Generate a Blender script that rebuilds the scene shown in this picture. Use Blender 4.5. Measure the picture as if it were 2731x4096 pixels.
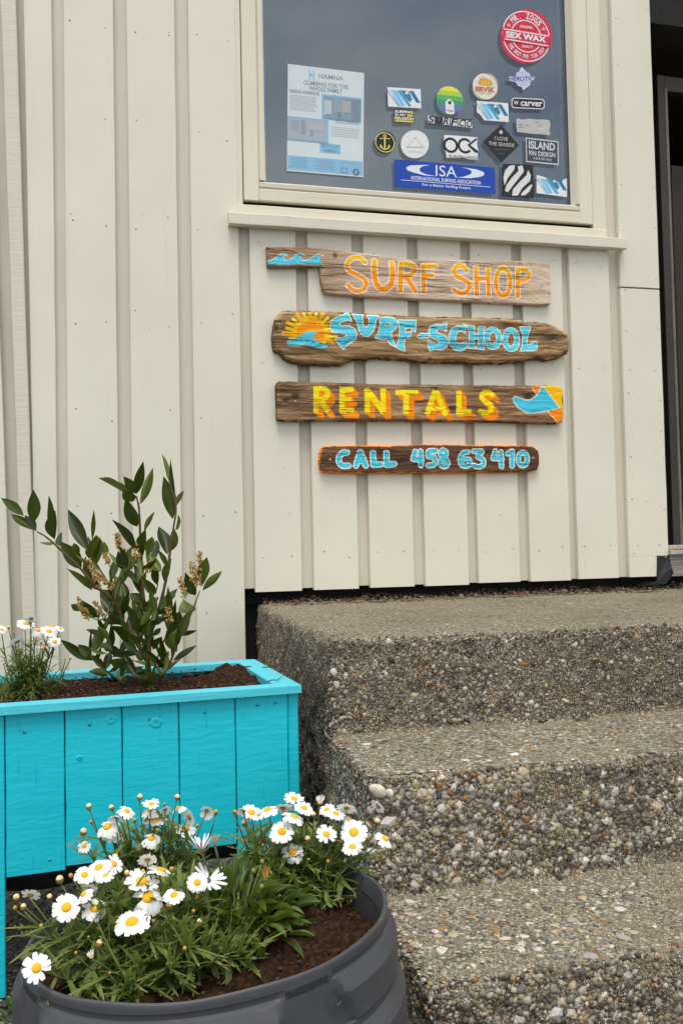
import bpy, bmesh, math, random
import numpy as np
from mathutils import Vector, Matrix

for o in list(bpy.data.objects): bpy.data.objects.remove(o)
random.seed(7); RNG = np.random.default_rng(7)
SC = bpy.context.scene; COL = SC.collection
R = math.radians

# ------------------------------------------------------------------ camera
F, PITCH, YAW, ROLL = 3463.6, 0.03744, 0.22991, -0.020796      # focal length in photo pixels, radians
CAM = np.array([0.0, -2.8, 0.81])
cx_, sx_, cy_, sy_, cr_, sr_ = (math.cos(PITCH), math.sin(PITCH), math.cos(YAW), math.sin(YAW), math.cos(ROLL), math.sin(ROLL))
FW = np.array([sy_*cx_, cy_*cx_, sx_]); RT0 = np.array([cy_, -sy_, 0]); UP0 = np.cross(RT0, FW)
RT = cr_*RT0 + sr_*UP0; UP = -sr_*RT0 + cr_*UP0
cam = bpy.data.cameras.new('camera'); camo = bpy.data.objects.new('camera', cam); COL.objects.link(camo)
cam.sensor_fit = 'VERTICAL'; cam.sensor_height = 36; cam.sensor_width = 24; cam.lens = F/4096*36
cam.clip_start = 0.05; cam.clip_end = 500
camo.matrix_world = Matrix([[RT[0], UP[0], -FW[0], CAM[0]], [RT[1], UP[1], -FW[1], CAM[1]], [RT[2], UP[2], -FW[2], CAM[2]], [0, 0, 0, 1]])
SC.camera = camo

# ------------------------------------------------------------------ sky, sun, exposure
SUN_EL, SUN_AZ = 67, 192        # degrees; azimuth clockwise from +Y (the wall's normal points to -Y)
W = bpy.data.worlds.new('World'); SC.world = W; W.use_nodes = True
wn, wl = W.node_tree.nodes, W.node_tree.links
bg = wn['Background']; bg.inputs['Strength'].default_value = 0.125
sky = wn.new('ShaderNodeTexSky'); sky.sky_type = 'NISHITA'; sky.sun_disc = False
sky.sun_elevation = R(SUN_EL); sky.sun_rotation = R(SUN_AZ); sky.air_density = 1.0; sky.dust_density = 3.0; sky.ozone_density = 1.0
tc = wn.new('ShaderNodeTexCoord'); nz = wn.new('ShaderNodeTexNoise'); nz.inputs['Scale'].default_value = 3.6; nz.inputs['Detail'].default_value = 4; nz.inputs['Roughness'].default_value = .55
mp = wn.new('ShaderNodeMapping'); mp.inputs['Scale'].default_value = (1, 1, 2.2)
wl.new(tc.outputs['Generated'], mp.inputs[0]); wl.new(mp.outputs[0], nz.inputs['Vector'])
rp = wn.new('ShaderNodeValToRGB'); rp.color_ramp.elements[0].position = .30; rp.color_ramp.elements[0].color = (.12, .12, .12, 1); rp.color_ramp.elements[1].position = .68
rp.color_ramp.elements[1].color = (1, 1, 1, 1)
wl.new(nz.outputs['Fac'], rp.inputs[0])
mxs = wn.new('ShaderNodeMix'); mxs.data_type = 'RGBA'; mxs.inputs['B'].default_value = (7.9, 7.8, 7.8, 1)
wl.new(rp.outputs[0], mxs.inputs['Factor']); wl.new(sky.outputs[0], mxs.inputs['A']); wl.new(mxs.outputs['Result'], bg.inputs['Color'])
sl = bpy.data.lights.new('sun', 'SUN'); sl.energy = 1.5; sl.angle = R(25); sl.color = (1, .965, .90)
so = bpy.data.objects.new('sun', sl); COL.objects.link(so)
sd = Vector((math.sin(R(SUN_AZ))*math.cos(R(SUN_EL)), math.cos(R(SUN_AZ))*math.cos(R(SUN_EL)), math.sin(R(SUN_EL))))
so.rotation_euler = sd.to_track_quat('Z', 'Y').to_euler(); so.location = sd*20
SC.render.engine = 'CYCLES'
SC.view_settings.view_transform = 'Standard'; SC.view_settings.look = 'None'; SC.view_settings.gamma = 1; SC.view_settings.use_curve_mapping = False
SC.view_settings.exposure = 0.42

# ------------------------------------------------------------------ helpers
def ray(x, y): return FW + RT*(x-1365.5)/F - UP*(y-2048)/F
def atY(x, y, Y=0.): d = ray(x, y); return CAM + d*((Y-CAM[1])/d[1])
def atZ(x, y, Z=0.): d = ray(x, y); return CAM + d*((Z-CAM[2])/d[2])
def z4(x0, y0, s): return lambda x, y: (x0+x/s, y0+y/s)

def hash3(i, j, k, seed):
    h = (i.astype(np.int64)*374761393 + j.astype(np.int64)*668265263 + k.astype(np.int64)*2147483647 + seed*974634777) & 0xffffffff
    h = ((h ^ (h >> 13))*1274126177) & 0xffffffff
    return ((h ^ (h >> 16)) & 0xffffff)/float(0xffffff)
def vnoise(P, scale=1., seed=0):
    P = np.asarray(P, float)*scale; I = np.floor(P); f = P-I; f = f*f*(3-2*f); i, j, k = I[:, 0], I[:, 1], I[:, 2]
    r = 0
    for a in (0, 1):
        for b in (0, 1):
            for c in (0, 1):
                w = (f[:, 0] if a else 1-f[:, 0])*(f[:, 1] if b else 1-f[:, 1])*(f[:, 2] if c else 1-f[:, 2])
                r = r + w*hash3(i+a, j+b, k+c, seed)
    return r*2-1
def fbm(P, scale=1., oct=4, seed=0, gain=.5):
    r = 0; a = 1
    for o in range(oct): r = r + a*vnoise(P, scale*2**o, seed+o*17); a *= gain
    return r

ORG = {}
def org(p): return ORG.get(p.name, np.zeros(3)) if p else np.zeros(3)
def tag(o, label=None, cat=None, group=None, kind=None):
    for k, v in (('label', label), ('category', cat), ('group', group), ('kind', kind)):
        if v: o[k] = v
    return o
def thing(name, loc, label, cat, group=None):
    o = bpy.data.objects.new(name, None); COL.objects.link(o); o.location = loc; o.empty_display_size = .05
    ORG[o.name] = np.array(loc, float); return tag(o, label, cat, group)
def addobj(name, me, parent=None, at=None):
    """mesh whose vertices are already relative to its parent's origin (or to `at` when top-level)"""
    o = bpy.data.objects.new(name, me); COL.objects.link(o)
    if parent: o.parent = parent; ORG[o.name] = org(parent)
    elif at is not None: o.location = at; ORG[o.name] = np.array(at, float)
    return o
def mesh(name, V, Fc, mats, parent=None, at=None, smooth=False, mi=None):
    V = np.asarray(V, float); base = org(parent) if parent else (np.array(at, float) if at is not None else np.zeros(3))
    me = bpy.data.meshes.new(name); me.from_pydata((V-base).tolist(), [], [tuple(int(i) for i in f) for f in Fc])
    if not isinstance(mats, (list, tuple)): mats = [mats]
    for m in mats: me.materials.append(m)
    if smooth: me.polygons.foreach_set('use_smooth', [True]*len(me.polygons))
    if mi is not None: me.polygons.foreach_set('material_index', list(mi))
    me.update()
    return addobj(name, me, parent, at)
def inst(name, me, parent, M):
    o = bpy.data.objects.new(name, me); COL.objects.link(o); o.parent = parent
    o.matrix_basis = Matrix.Translation(Vector(-org(parent))) @ M
    return o
def grid_faces(n, m, closed=False):
    f = []
    for i in range(n-1):
        for j in range(m if closed else m-1):
            a, b = i*m+j, i*m+(j+1) % m; f.append((a, b, b+m, a+m))
    return f
def frame(n, hint=(0, 0, 1)):
    n = np.array(n, float); n /= np.linalg.norm(n)
    u = np.cross(np.array(hint, float), n)
    if np.linalg.norm(u) < 1e-3: u = np.cross(np.array([1., 0, 0]), n)
    u /= np.linalg.norm(u); return u, np.cross(n, u), n
def matfrom(u, v, n, p, s=1.):
    return Matrix([[u[0]*s, v[0]*s, n[0]*s, p[0]], [u[1]*s, v[1]*s, n[1]*s, p[1]], [u[2]*s, v[2]*s, n[2]*s, p[2]], [0, 0, 0, 1]])

class MB:
    """collects pieces that become ONE mesh"""
    def __init__(s): s.v = []; s.f = []; s.m = []; s.n = 0
    def add(s, V, Fc, mi=0):
        V = np.asarray(V, float).reshape(-1, 3); s.v.append(V); s.f += [tuple(i+s.n for i in f) for f in Fc]; s.m += [mi]*len(Fc); s.n += len(V)
    def tube(s, pts, rad, k=6, mi=0):
        pts = np.asarray(pts, float); n = len(pts); rad = np.broadcast_to(np.asarray(rad, float), (n,))
        T = np.gradient(pts, axis=0); V = []
        for i in range(n):
            u, v, _ = frame(T[i]+1e-9, (.31, .2, .93))
            for a in range(k): t = 2*math.pi*a/k; V.append(pts[i]+rad[i]*(math.cos(t)*u+math.sin(t)*v))
        Fc = grid_faces(n, k, True); Fc.append(tuple(range(k))[::-1]); Fc.append(tuple(range((n-1)*k, n*k)))
        s.add(V, Fc, mi)
    def plank(s, a, b, w, d, c=.0015, seg=1, jit=0., mi=0, endj=0.):
        a, b, w, d = (np.array(q, float) for q in (a, b, w, d)); lw = np.linalg.norm(w); ld = np.linalg.norm(d)
        wu, du = w/lw, d/ld; V = []
        for i in range(seg+1):
            p = a+(b-a)*i/seg
            ja, jb, jd = (random.uniform(-jit, jit) for _ in range(3)); L, Rr = lw+ja, lw+jb
            for (x, y) in ((-L, c), (-L+c, 0), (Rr-c, 0), (Rr, c), (Rr, ld), (-L, ld)): V.append(p+wu*x+du*(y+jd*.3))
        Fc = grid_faces(seg+1, 6, True); Fc.append((5, 4, 3, 2, 1, 0)); k = seg*6; Fc.append(tuple(k+q for q in range(6)))
        s.add(V, Fc, mi)
    def build(s, name, mats, parent=None, at=None, smooth=False):
        return mesh(name, np.concatenate(s.v), s.f, mats, parent, at, smooth, s.m)
def plank(name, m, parent, a, b, w, d, **k):
    q = MB(); q.plank(a, b, w, d, **k); return q.build(name, m, parent)

# ------------------------------------------------------------------ node materials
class NM:
    def __init__(s, name, rough=.6, col=(.5, .5, .5), spec=.5):
        s.m = bpy.data.materials.new(name); s.m.use_nodes = True; s.t = s.m.node_tree; s.N = s.t.nodes; s.b = s.N['Principled BSDF']
        s.b.inputs['Roughness'].default_value = rough; s.b.inputs['Base Color'].default_value = (*col, 1); s.b.inputs['Specular IOR Level'].default_value = spec
    def lk(s, a, b): s.t.links.new(a, b); return s
    def put(s, inp, v):
        if isinstance(v, (int, float)): inp.default_value = v
        elif isinstance(v, (tuple, list)): inp.default_value = (*v, 1) if inp.type == 'RGBA' and len(v) == 3 else v
        else: s.t.links.new(v, inp)
    def pos(s): return s.N.new('ShaderNodeNewGeometry').outputs['Position']
    def objc(s): return s.N.new('ShaderNodeTexCoord').outputs['Object']
    def attr(s, n, o='Fac'): a = s.N.new('ShaderNodeAttribute'); a.attribute_name = n; return a.outputs[o]
    def rnd(s): return s.N.new('ShaderNodeObjectInfo').outputs['Random']
    def mapv(s, v, sc=(1, 1, 1), rot=(0, 0, 0), loc=(0, 0, 0)):
        n = s.N.new('ShaderNodeMapping'); s.lk(v, n.inputs[0]); n.inputs['Scale'].default_value = sc; n.inputs['Rotation'].default_value = rot; n.inputs['Location'].default_value = loc; return n.outputs[0]
    def noise(s, v, sc, det=4, r=.55, dist=0.): 
        n = s.N.new('ShaderNodeTexNoise'); s.lk(v, n.inputs['Vector']); n.inputs['Scale'].default_value = sc; n.inputs['Detail'].default_value = det; n.inputs['Roughness'].default_value = r; n.inputs['Distortion'].default_value = dist; return n.outputs['Fac']
    def vor(s, v, sc, out='Distance', feat='F1'):
        n = s.N.new('ShaderNodeTexVoronoi'); n.feature = feat; s.lk(v, n.inputs['Vector']); n.inputs['Scale'].default_value = sc; return n.outputs[out]
    def ramp(s, f, stops):
        n = s.N.new('ShaderNodeValToRGB'); s.put(n.inputs[0], f); e = n.color_ramp.elements
        while len(e) < len(stops): e.new(.5)
        for q, (p, c) in zip(e, stops): q.position = p; q.color = (*c, 1) if isinstance(c, (tuple, list)) else (c, c, c, 1)
        return n.outputs[0]
    def mix(s, f, a, b, mode='MIX'):
        n = s.N.new('ShaderNodeMix'); n.data_type = 'RGBA'; n.blend_type = mode; s.put(n.inputs['Factor'], f); s.put(n.inputs['A'], a); s.put(n.inputs['B'], b); return n.outputs['Result']
    def math(s, op, a, b=0.): 
        n = s.N.new('ShaderNodeMath'); n.operation = op; s.put(n.inputs[0], a); s.put(n.inputs[1], b); return n.outputs[0]
    def rng(s, v, a, b, c=0., d=1.):
        n = s.N.new('ShaderNodeMapRange'); s.put(n.inputs[0], v)
        for i, q in enumerate((a, b, c, d)): n.inputs[i+1].default_value = q
        return n.outputs[0]
    def sep(s, v, i): n = s.N.new('ShaderNodeSeparateXYZ'); s.lk(v, n.inputs[0]); return n.outputs[i]
    def col(s, c): s.put(s.b.inputs['Base Color'], c); return s
    def rough(s, c): s.put(s.b.inputs['Roughness'], c); return s
    def bump(s, h, st=.3, d=.002):
        n = s.N.new('ShaderNodeBump'); s.put(n.inputs['Height'], h); n.inputs['Strength'].default_value = st; n.inputs['Distance'].default_value = d
        if s.b.inputs['Normal'].links: s.lk(s.b.inputs['Normal'].links[0].from_socket, n.inputs['Normal'])
        s.lk(n.outputs[0], s.b.inputs['Normal']); return s
_flat = {}
def flat(c, rough=.45, spec=.4):
    k = (tuple(c), rough)
    if k not in _flat:
        n = NM('flat_print', rough, c, spec); g = n.noise(n.pos(), 220, 3); n.col(n.mix(n.rng(g, .3, .7, 0, .12), c, tuple(q*.75 for q in c))); _flat[k] = n.m
    return _flat[k]
def S(r, g, b):      # sRGB 0-255 to linear
    return tuple(((q/255)/12.92 if q/255 <= .04045 else ((q/255+.055)/1.055)**2.4) for q in (r, g, b))

def cream_paint(name, c, weather=0.):
    n = NM(name, .5, c, .35); p = n.pos()
    lo = n.noise(p, 2.2, 3); v = n.mapv(p, (1, 1, .35), (0, R(25), 0)); br = n.noise(v, 90, 4, .6); fine = n.noise(p, 700, 2)
    dk = tuple(q*.86 for q in c)
    base = n.mix(n.rng(lo, .3, .7, 0, .7), c, dk)
    base = n.mix(n.rng(n.rnd(), 0, 1, 0, .30), base, tuple(q*.88*f for q, f in zip(c, (1.0, .99, .95))))
    streak = n.noise(n.mapv(p, (60, 60, 2.0)), 1., 5, .65); base = n.mix(n.rng(streak, .60, .78, 0, .22), base, S(150, 140, 115))
    sp = n.vor(p, 26); base = n.mix(n.rng(sp, .0, .035, .65, 0), base, S(120, 110, 90))
    if weather:
        g = n.noise(n.mapv(p, (2, 2, 45)), 3, 5, .7); base = n.mix(n.rng(g, .56, .7, 0, weather), base, S(165, 140, 95))
        n.bump(g, .5, .0015)
    n.col(base); n.bump(br, .22, .0012); n.bump(fine, .15, .0004)
    dr = n.noise(p, 34, 3, .5); n.bump(n.rng(dr, .66, .75), .35, .0012)
    return n.m
M_CREAM = cream_paint('cream_wall_paint', S(227, 224, 206))
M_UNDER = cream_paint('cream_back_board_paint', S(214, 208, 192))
M_WIN = cream_paint('window_paint', S(226, 218, 198), .25)
M_STILE = cream_paint('window_stile_paint', S(226, 219, 199))
M_SILL = cream_paint('sill_paint', S(224, 217, 200), .12)
M_BEAD = cream_paint('weathered_bead_paint', S(215, 207, 188), .8)
def simple(name, c, rough=.7, bs=0, bd=.001, c2=None, sc=8):
    n = NM(name, rough, c); p = n.pos(); n.col(n.mix(n.rng(n.noise(p, sc, 5), .35, .65), c, c2 or tuple(q*.7 for q in c)))
    if bs: n.bump(n.noise(p, bs, 4), .5, bd)
    return n.m
M_DARK = simple('dark_underside', (.012, .011, .01), .9, 40, .004)
M_RUBBER = simple('black_sheet', (.012, .012, .013), .55, 30, .003)
M_GREYWOOD = None

# ------------------------------------------------------------------ ground
def gravel_mat(name, a, b, sc):
    n = NM(name, .9); p = n.pos(); c = n.vor(p, sc, 'Color'); d = n.vor(p, sc)
    g = n.ramp(n.sep(c, 0), [(0, a), (.6, b), (1, tuple(q*1.5 for q in b))]); g = n.mix(n.rng(d, .25, .6, 0, .8), g, tuple(q*.35 for q in a))
    n.col(n.mix(n.rng(n.noise(p, 3, 4), .35, .7, 0, .5), g, tuple(q*.5 for q in a))); n.bump(d, -.8, .006); return n.m
M_GRAVEL = gravel_mat('gravel', S(74, 71, 67), S(118, 113, 106), 120)
g = MB(); xs = np.linspace(-60, 60, 60); ys = np.linspace(-60, 60, 60)
V = [(x, y, -.004+.0*x) for x in xs for y in ys]; g.add(V, grid_faces(60, 60)); gr = g.build('ground', M_GRAVEL); tag(gr, kind='structure')

def stone_mesh(name, C, Nn, size, flatn, colr, mats, parent=None, at=None, kindstuff=True, big_color=True):
    """scatter angular stones: C centres, Nn normals, size radii, flatn squash along the normal"""
    bm = bmesh.new(); bmesh.ops.create_icosphere(bm, subdivisions=1, radius=1); B = np.array([v.co[:] for v in bm.verts]); FI = np.array([[v.index for v in f.verts] for f in bm.faces]); bm.free()
    n = len(C); Vv = np.repeat(B[None], n, 0)*(1+RNG.uniform(-.34, .28, (n, len(B), 1)))
    asp = RNG.uniform(.62, 1.35, (n, 1)); rot = RNG.uniform(0, 2*math.pi, n); ca, sa = np.cos(rot)[:, None], np.sin(rot)[:, None]
    x, y, z = Vv[:, :, 0]*asp, Vv[:, :, 1]/asp, Vv[:, :, 2]*flatn[:, None]
    x, y = x*ca-y*sa, x*sa+y*ca
    Nn = Nn/np.linalg.norm(Nn, axis=1, keepdims=True)
    h = np.where(np.abs(Nn[:, 2:3]) > .8, np.array([[1., 0, 0]]), np.array([[0, 0, 1.]])); U = np.cross(h, Nn); U /= np.linalg.norm(U, axis=1, keepdims=True); Vd = np.cross(Nn, U)
    P = C[:, None]+size[:, None, None]*(x[..., None]*U[:, None]+y[..., None]*Vd[:, None]+z[..., None]*Nn[:, None])
    P = P.reshape(-1, 3)-(org(parent) if parent else np.zeros(3)); Fi = (FI[None]+(np.arange(n)*len(B))[:, None, None]).reshape(-1, 3)
    me = bpy.data.meshes.new(name); me.vertices.add(len(P)); me.vertices.foreach_set('co', P.ravel()); me.loops.add(Fi.size); me.loops.foreach_set('vertex_index', Fi.ravel().astype(np.int32))
    me.polygons.add(len(Fi)); me.polygons.foreach_set('loop_start', np.arange(0, Fi.size, 3, dtype=np.int32)); me.materials.append(mats); me.update(calc_edges=True)
    a = me.color_attributes.new('scol', 'FLOAT_COLOR', 'POINT'); cc = np.repeat(np.concatenate([colr, np.ones((n, 1))], 1), len(B), 0); a.data.foreach_set('color', cc.ravel())
    o = addobj(name, me, parent); 
    if kindstuff: tag(o, kind='stuff')
    return o
PAL = np.array([S(205, 200, 190), S(186, 182, 172), S(165, 160, 150), S(140, 136, 128), S(118, 115, 110), S(98, 97, 96), S(78, 78, 78), S(190, 172, 140), S(172, 148, 110), S(168, 116, 58), S(134, 82, 44), S(222, 218, 208), S(128, 118, 100)])
PW = np.array([.12, .16, .15, .12, .11, .10, .07, .06, .05, .02, .014, .045, .04]); PW /= PW.sum()
def palette(n): return PAL[RNG.choice(len(PAL), n, p=PW)]*RNG.uniform(.72, 1.12, (n, 1))*np.array([[1.02, .98, .87]])
nst = NM('aggregate_stone', .75); nst.col(nst.mix(nst.rng(nst.noise(nst.pos(), 300, 3), .35, .7, 0, .35), nst.attr('scol', 'Color'), S(88, 76, 58))); M_STONE = nst.m
npb = NM('loose_pebble_stone', .7); npb.col(npb.mix(npb.rng(npb.noise(npb.pos(), 260, 3), .35, .7, 0, .3), npb.ramp(npb.rnd(), [(0, S(205, 200, 190)), (.2, S(165, 160, 150)), (.4, S(190, 184, 172)), (.55, S(120, 116, 110)), (.72, S(185, 170, 140)), (.90, S(156, 114, 68)), (.94, S(220, 216, 206)), (1, S(140, 136, 128))]), S(95, 85, 70))); M_PEB = npb.m
for e in [x for x in npb.N if x.bl_idname == 'ShaderNodeValToRGB']: e.color_ramp.interpolation = 'CONSTANT'
n = 14000; C = np.stack([RNG.uniform(-.85, .36, n), RNG.uniform(-2.3, .05, n), np.zeros(n)], 1); sz = RNG.lognormal(-5.5, .38, n)*.8; C[:, 2] = sz*.15
stone_mesh('gravel_stones', C, np.tile([[0, 0, 1.]], (n, 1)), sz, RNG.uniform(.5, .9, n), palette(n)*.5, M_STONE)
bpy.data.objects['gravel_stones']['kind'] = 'stuff'

# ------------------------------------------------------------------ building: cladding
BLD = thing('building', (.8, 0.0, .1), 'cream painted wooden shop front with vertical boards, a window and an open doorway', 'building')
Zc = lambda px, py, Y=0.: atY(px, py, Y)[2]
def Xc(px, py, Y=0.): return atY(px, py, Y)[0]
WB = Zc(1700, 2342)                     # bottom of the short boards above the landing
ZTOP = 3.25; TH = .021
full = [(268, 470), (524, 719), (773.6, 965)]
short = [(1008, 1193), (1240, 1418), (1463, 1639), (1682, 1854.5), (1892, 2058), (2097.8, 2259), (2288, 2448)]
XS = []
SILLZ = Zc(917, 893, -.035); SILLT = Zc(917, 847, -.035)
def vboard(name, x0, x1, z0, z1, yf=0., th=TH, m=None, tilt=0., jit=.0007):
    cxx = (x0+x1)/2
    return plank(name, m or M_CREAM, BLD, (cxx, yf, z0), (cxx+tilt*(z1-z0), yf, z1), ((x1-x0)/2, 0, 0), (0, th, 0), c=.0022, seg=max(2, int((z1-z0)/.12)), jit=jit)
for a, b in full:
    x0, x1 = Xc(a, 1500), Xc(b, 1500); XS.append((x0, x1)); vboard('cladding_board', x0, x1, .10+random.uniform(0, .02), ZTOP)
for i, (a, b) in enumerate(short):
    x0, x1 = Xc(a, 1500), Xc(b, 1500); XS.append((x0, x1)); vboard('cladding_board', x0, x1, WB+(-.004+.0012*i)+random.uniform(-.002, .002)*1, SILLZ+.012)
XD0, XD1 = Xc(2490.8, 1500), Xc(2648, 1500)
ZJ = Zc(2550, 1152)
XS.append((XD0, XD1))
vboard('cladding_board', XD0, XD1, ZJ+.003, ZTOP, yf=-.001); 
# the lower right board is notched round the door sill
q = MB(); zn = Zc(2640, 2222); xn = Xc(2628, 2260)
q.plank(((XD0+XD1)/2, 0, zn), ((XD0+XD1)/2, 0, ZJ-.003), ((XD1-XD0)/2, 0, 0), (0, TH, 0), c=.0022, seg=9, jit=.0007)
q.plank(((XD0+xn)/2, 0, WB+.006), ((XD0+xn)/2, 0, zn-.0004), ((xn-XD0)/2, 0, 0), (0, TH, 0), c=.0022, seg=2, jit=.0005)
q.build('cladding_board', M_CREAM, BLD)
for i in range(len(XS)-1):
    x0, x1 = XS[i][1], XS[i+1][0]
    zlo = .12 if i < 2 else WB+.002+random.uniform(0, .006)
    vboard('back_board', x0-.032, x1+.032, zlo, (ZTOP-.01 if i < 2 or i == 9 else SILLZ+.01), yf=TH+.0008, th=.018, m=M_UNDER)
# left end: boards of the slightly out-of-plumb corner
def edge(p, q2, z, Y):
    a, b = atY(*p, Y), atY(*q2, Y); t = (z-a[2])/(b[2]-a[2]); return a+(b-a)*t
def lean(name, lt, lb, rt, rb, Y, th, m):
    z0, z1 = .10, ZTOP; P = [edge(lt, lb, z0, Y), edge(rt, rb, z0, Y), edge(lt, lb, z1, Y), edge(rt, rb, z1, Y)]
    n = 26; q = MB(); V = []
    for i in range(n+1):
        t = i/n; L = P[0]+(P[2]-P[0])*t; Rr = P[1]+(P[3]-P[1])*t; j1, j2 = random.uniform(-.0008, .0008), random.uniform(-.0008, .0008); c = .002
        for (x, y) in ((L[0]+j1, Y+c), (L[0]+j1+c, Y), (Rr[0]+j2-c, Y), (Rr[0]+j2, Y+c), (Rr[0]+j2, Y+th), (L[0]+j1, Y+th)): V.append((x, y, L[2]))
    q.add(V, grid_faces(n+1, 6, True)+[(5, 4, 3, 2, 1, 0), tuple(n*6+k for k in range(6))]); return q.build(name, m, BLD)
def rough_sawn():
    n = NM('rough_sawn_cream_paint', .55, S(212, 206, 188), .3); p = n.pos(); g = n.noise(n.mapv(p, (6, 6, 70)), 2, 4, .6); n.col(n.mix(n.rng(g, .45, .75, 0, .4), S(214, 208, 190), S(196, 190, 172))); n.bump(g, .5, .002); n.bump(n.noise(p, 300, 3), .3, .0006); return n.m
M_ROUGH = rough_sawn()
lean('back_board', (-120, 0), (-60, 2300), (215, 0), (245, 2300), TH+.003, .018, M_UNDER)
vboard('back_board', Xc(268, 1500)-.09, Xc(268, 1500)+.03, .1, ZTOP, yf=TH+.0008, th=.018, m=M_UNDER)
lean('corner_board', (95, 0), (139, 2300), (207, 0), (233, 2300), .003, TH-.002, M_CREAM)
lean('corner_board', (4, 0), (85, 2300), (64, 0), (136, 2300), -.017, .03, M_ROUGH)
lean('corner_board', (-260, 0), (-190, 2300), (-48, 0), (36, 2300), -.012, .03, M_CREAM)
plank('cladding_board', M_CREAM, BLD, (Xc(-420, 1500), 0, .1), (Xc(-420, 1500), 0, ZTOP), (.13, 0, 0), (0, .03, 0), seg=20)
# nail heads and filler bumps on the boards (too small to tell apart)
q = MB()
def nail(x, z, r, y=0.):
    V = [(x, y-r*.45, z)]+[(x+r*math.cos(t), y+.0003, z+r*math.sin(t)) for t in np.linspace(0, 2*math.pi, 8, endpoint=False)]
    q.add(V, [(0, 1+(k+1) % 8, 1+k) for k in range(8)])
for (x0, x1) in XS[:3]:
    for z in np.arange(.3, ZTOP, .31):
        for fx in (.16, .84):
            if random.random() < .8: nail(x0+(x1-x0)*fx+random.uniform(-.008, .008), z+random.uniform(-.03, .03), random.uniform(.0026, .0042))
for (x0, x1) in XS[3:]:
    for z in (Zc(1940, 2205)+.0, 1.42, 1.80):
        for fx in (.2, .8): nail(x0+(x1-x0)*fx+random.uniform(-.006, .006), z+random.uniform(-.012, .012), random.uniform(.0026, .004))
for z in np.arange(.75, 3.1, .2):
    for fx in (.12, .92): nail(XD0+(XD1-XD0)*fx, z+random.uniform(-.05, .05), .003, -.001)
o = q.build('nail_heads', simple('painted_nail_head', S(196, 188, 168), .5, 0, .001, S(120, 100, 80), 60), BLD, smooth=True); tag(o, kind='stuff')
q = MB()
for i in range(24):
    x0, x1 = XS[random.randrange(len(XS))]; nail(random.uniform(x0+.01, x1-.01), random.uniform(.75, 2.75 if x1 < .45 or x0 > 1.75 else 1.8), random.uniform(.0007, .0017), -.0012)
o = q.build('rust_spots', simple('rusty_nail_hole', S(95, 78, 60), .8), BLD); tag(o, kind='stuff')
# foundation and sheathing behind the boards
q = MB(); q.add([(-1.2, .075, -.01), (2.9, .075, -.01), (2.9, .075, WB+.02), (-1.2, .075, WB+.02)], [(0, 1, 2, 3)]); q.build('foundation', M_DARK, BLD)
q = MB()
WX0, WX1 = Xc(960, 900), Xc(2430, 1000)
zw0 = SILLZ+.02
for (a, b, c, d) in ((-1.2, WX0, .1, ZTOP), (WX0, WX1+.03, WB+.02, zw0), (WX1+.03, XD1-.01, WB+.02, ZTOP), (XD1-.01, 2.9, 2.75, ZTOP)):
    q.add([(a, .045, c), (b, .045, c), (b, .045, d), (a, .045, d)], [(0, 1, 2, 3)])
q.build('sheathing', M_DARK, BLD)
q = MB(); q.plank((-1.3, -.05, ZTOP+.02), (3.0, -.05, ZTOP+.02), (0, 0, .06), (0, .12, 0)); q.build('eaves_board', M_CREAM, BLD)

# ------------------------------------------------------------------ window
YS, YG = -.004, .030                     # front of the sash, front of the outer pane
def wx(px, py, Y=YS): return Xc(px, py, Y)
zsb = Zc(975, 797, YS); zrt = Zc(1040, 752, YS); zbt = Zc(1040, 722, YS)
xl0, xl1 = wx(975, 700), wx(1036, 700); xr1, xr0 = wx(2371, 895), wx(2318, 815)
xgl, xgr = wx(1057, 700, YG), wx(2275, 800, YG)
ZW = 3.0
WIN = MB()
for (a, b) in ((wx(956, 700)-.03, xl0-.003), (xr1+.003, wx(2430, 1000))):
    WIN.plank(((a+b)/2, 0.002, SILLT), ((a+b)/2, 0.002, ZW+.1), ((b-a)/2, 0, 0), (0, .04, 0), seg=6, jit=.0003)
WIN.plank((xl0-.05, 0.002, ZW+.06), (xr1+.05, 0.002, ZW+.06), (0, 0, .035), (0, .04, 0))
WINO = WIN.build('window', M_STILE, BLD)
def wpart(name, m, *a, **k): q = MB(); q.plank(*a, **k); return q.build(name, m, WINO)
for (a, b) in ((xl0, xl1), (xr0, xr1)):
    wpart('sash_stile', M_STILE, ((a+b)/2, YS, zsb), ((a+b)/2, YS, ZW), ((b-a)/2, 0, 0), (0, .045, 0), c=.003, seg=10, jit=.0003)
wpart('sash_rail', M_WIN, (xl1+.0003, YS+.002, (zsb+zrt)/2), (xr0-.0003, YS+.002, (zsb+zrt)/2), (0, 0, (zrt-zsb)/2), (0, .045, 0), c=.003, seg=10, jit=.0004)
wpart('sash_rail', M_WIN, (xl1+.0003, YS+.002, ZW-.03), (xr0-.0003, YS+.002, ZW-.03), (0, 0, .03), (0, .045, 0), c=.003)
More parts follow.
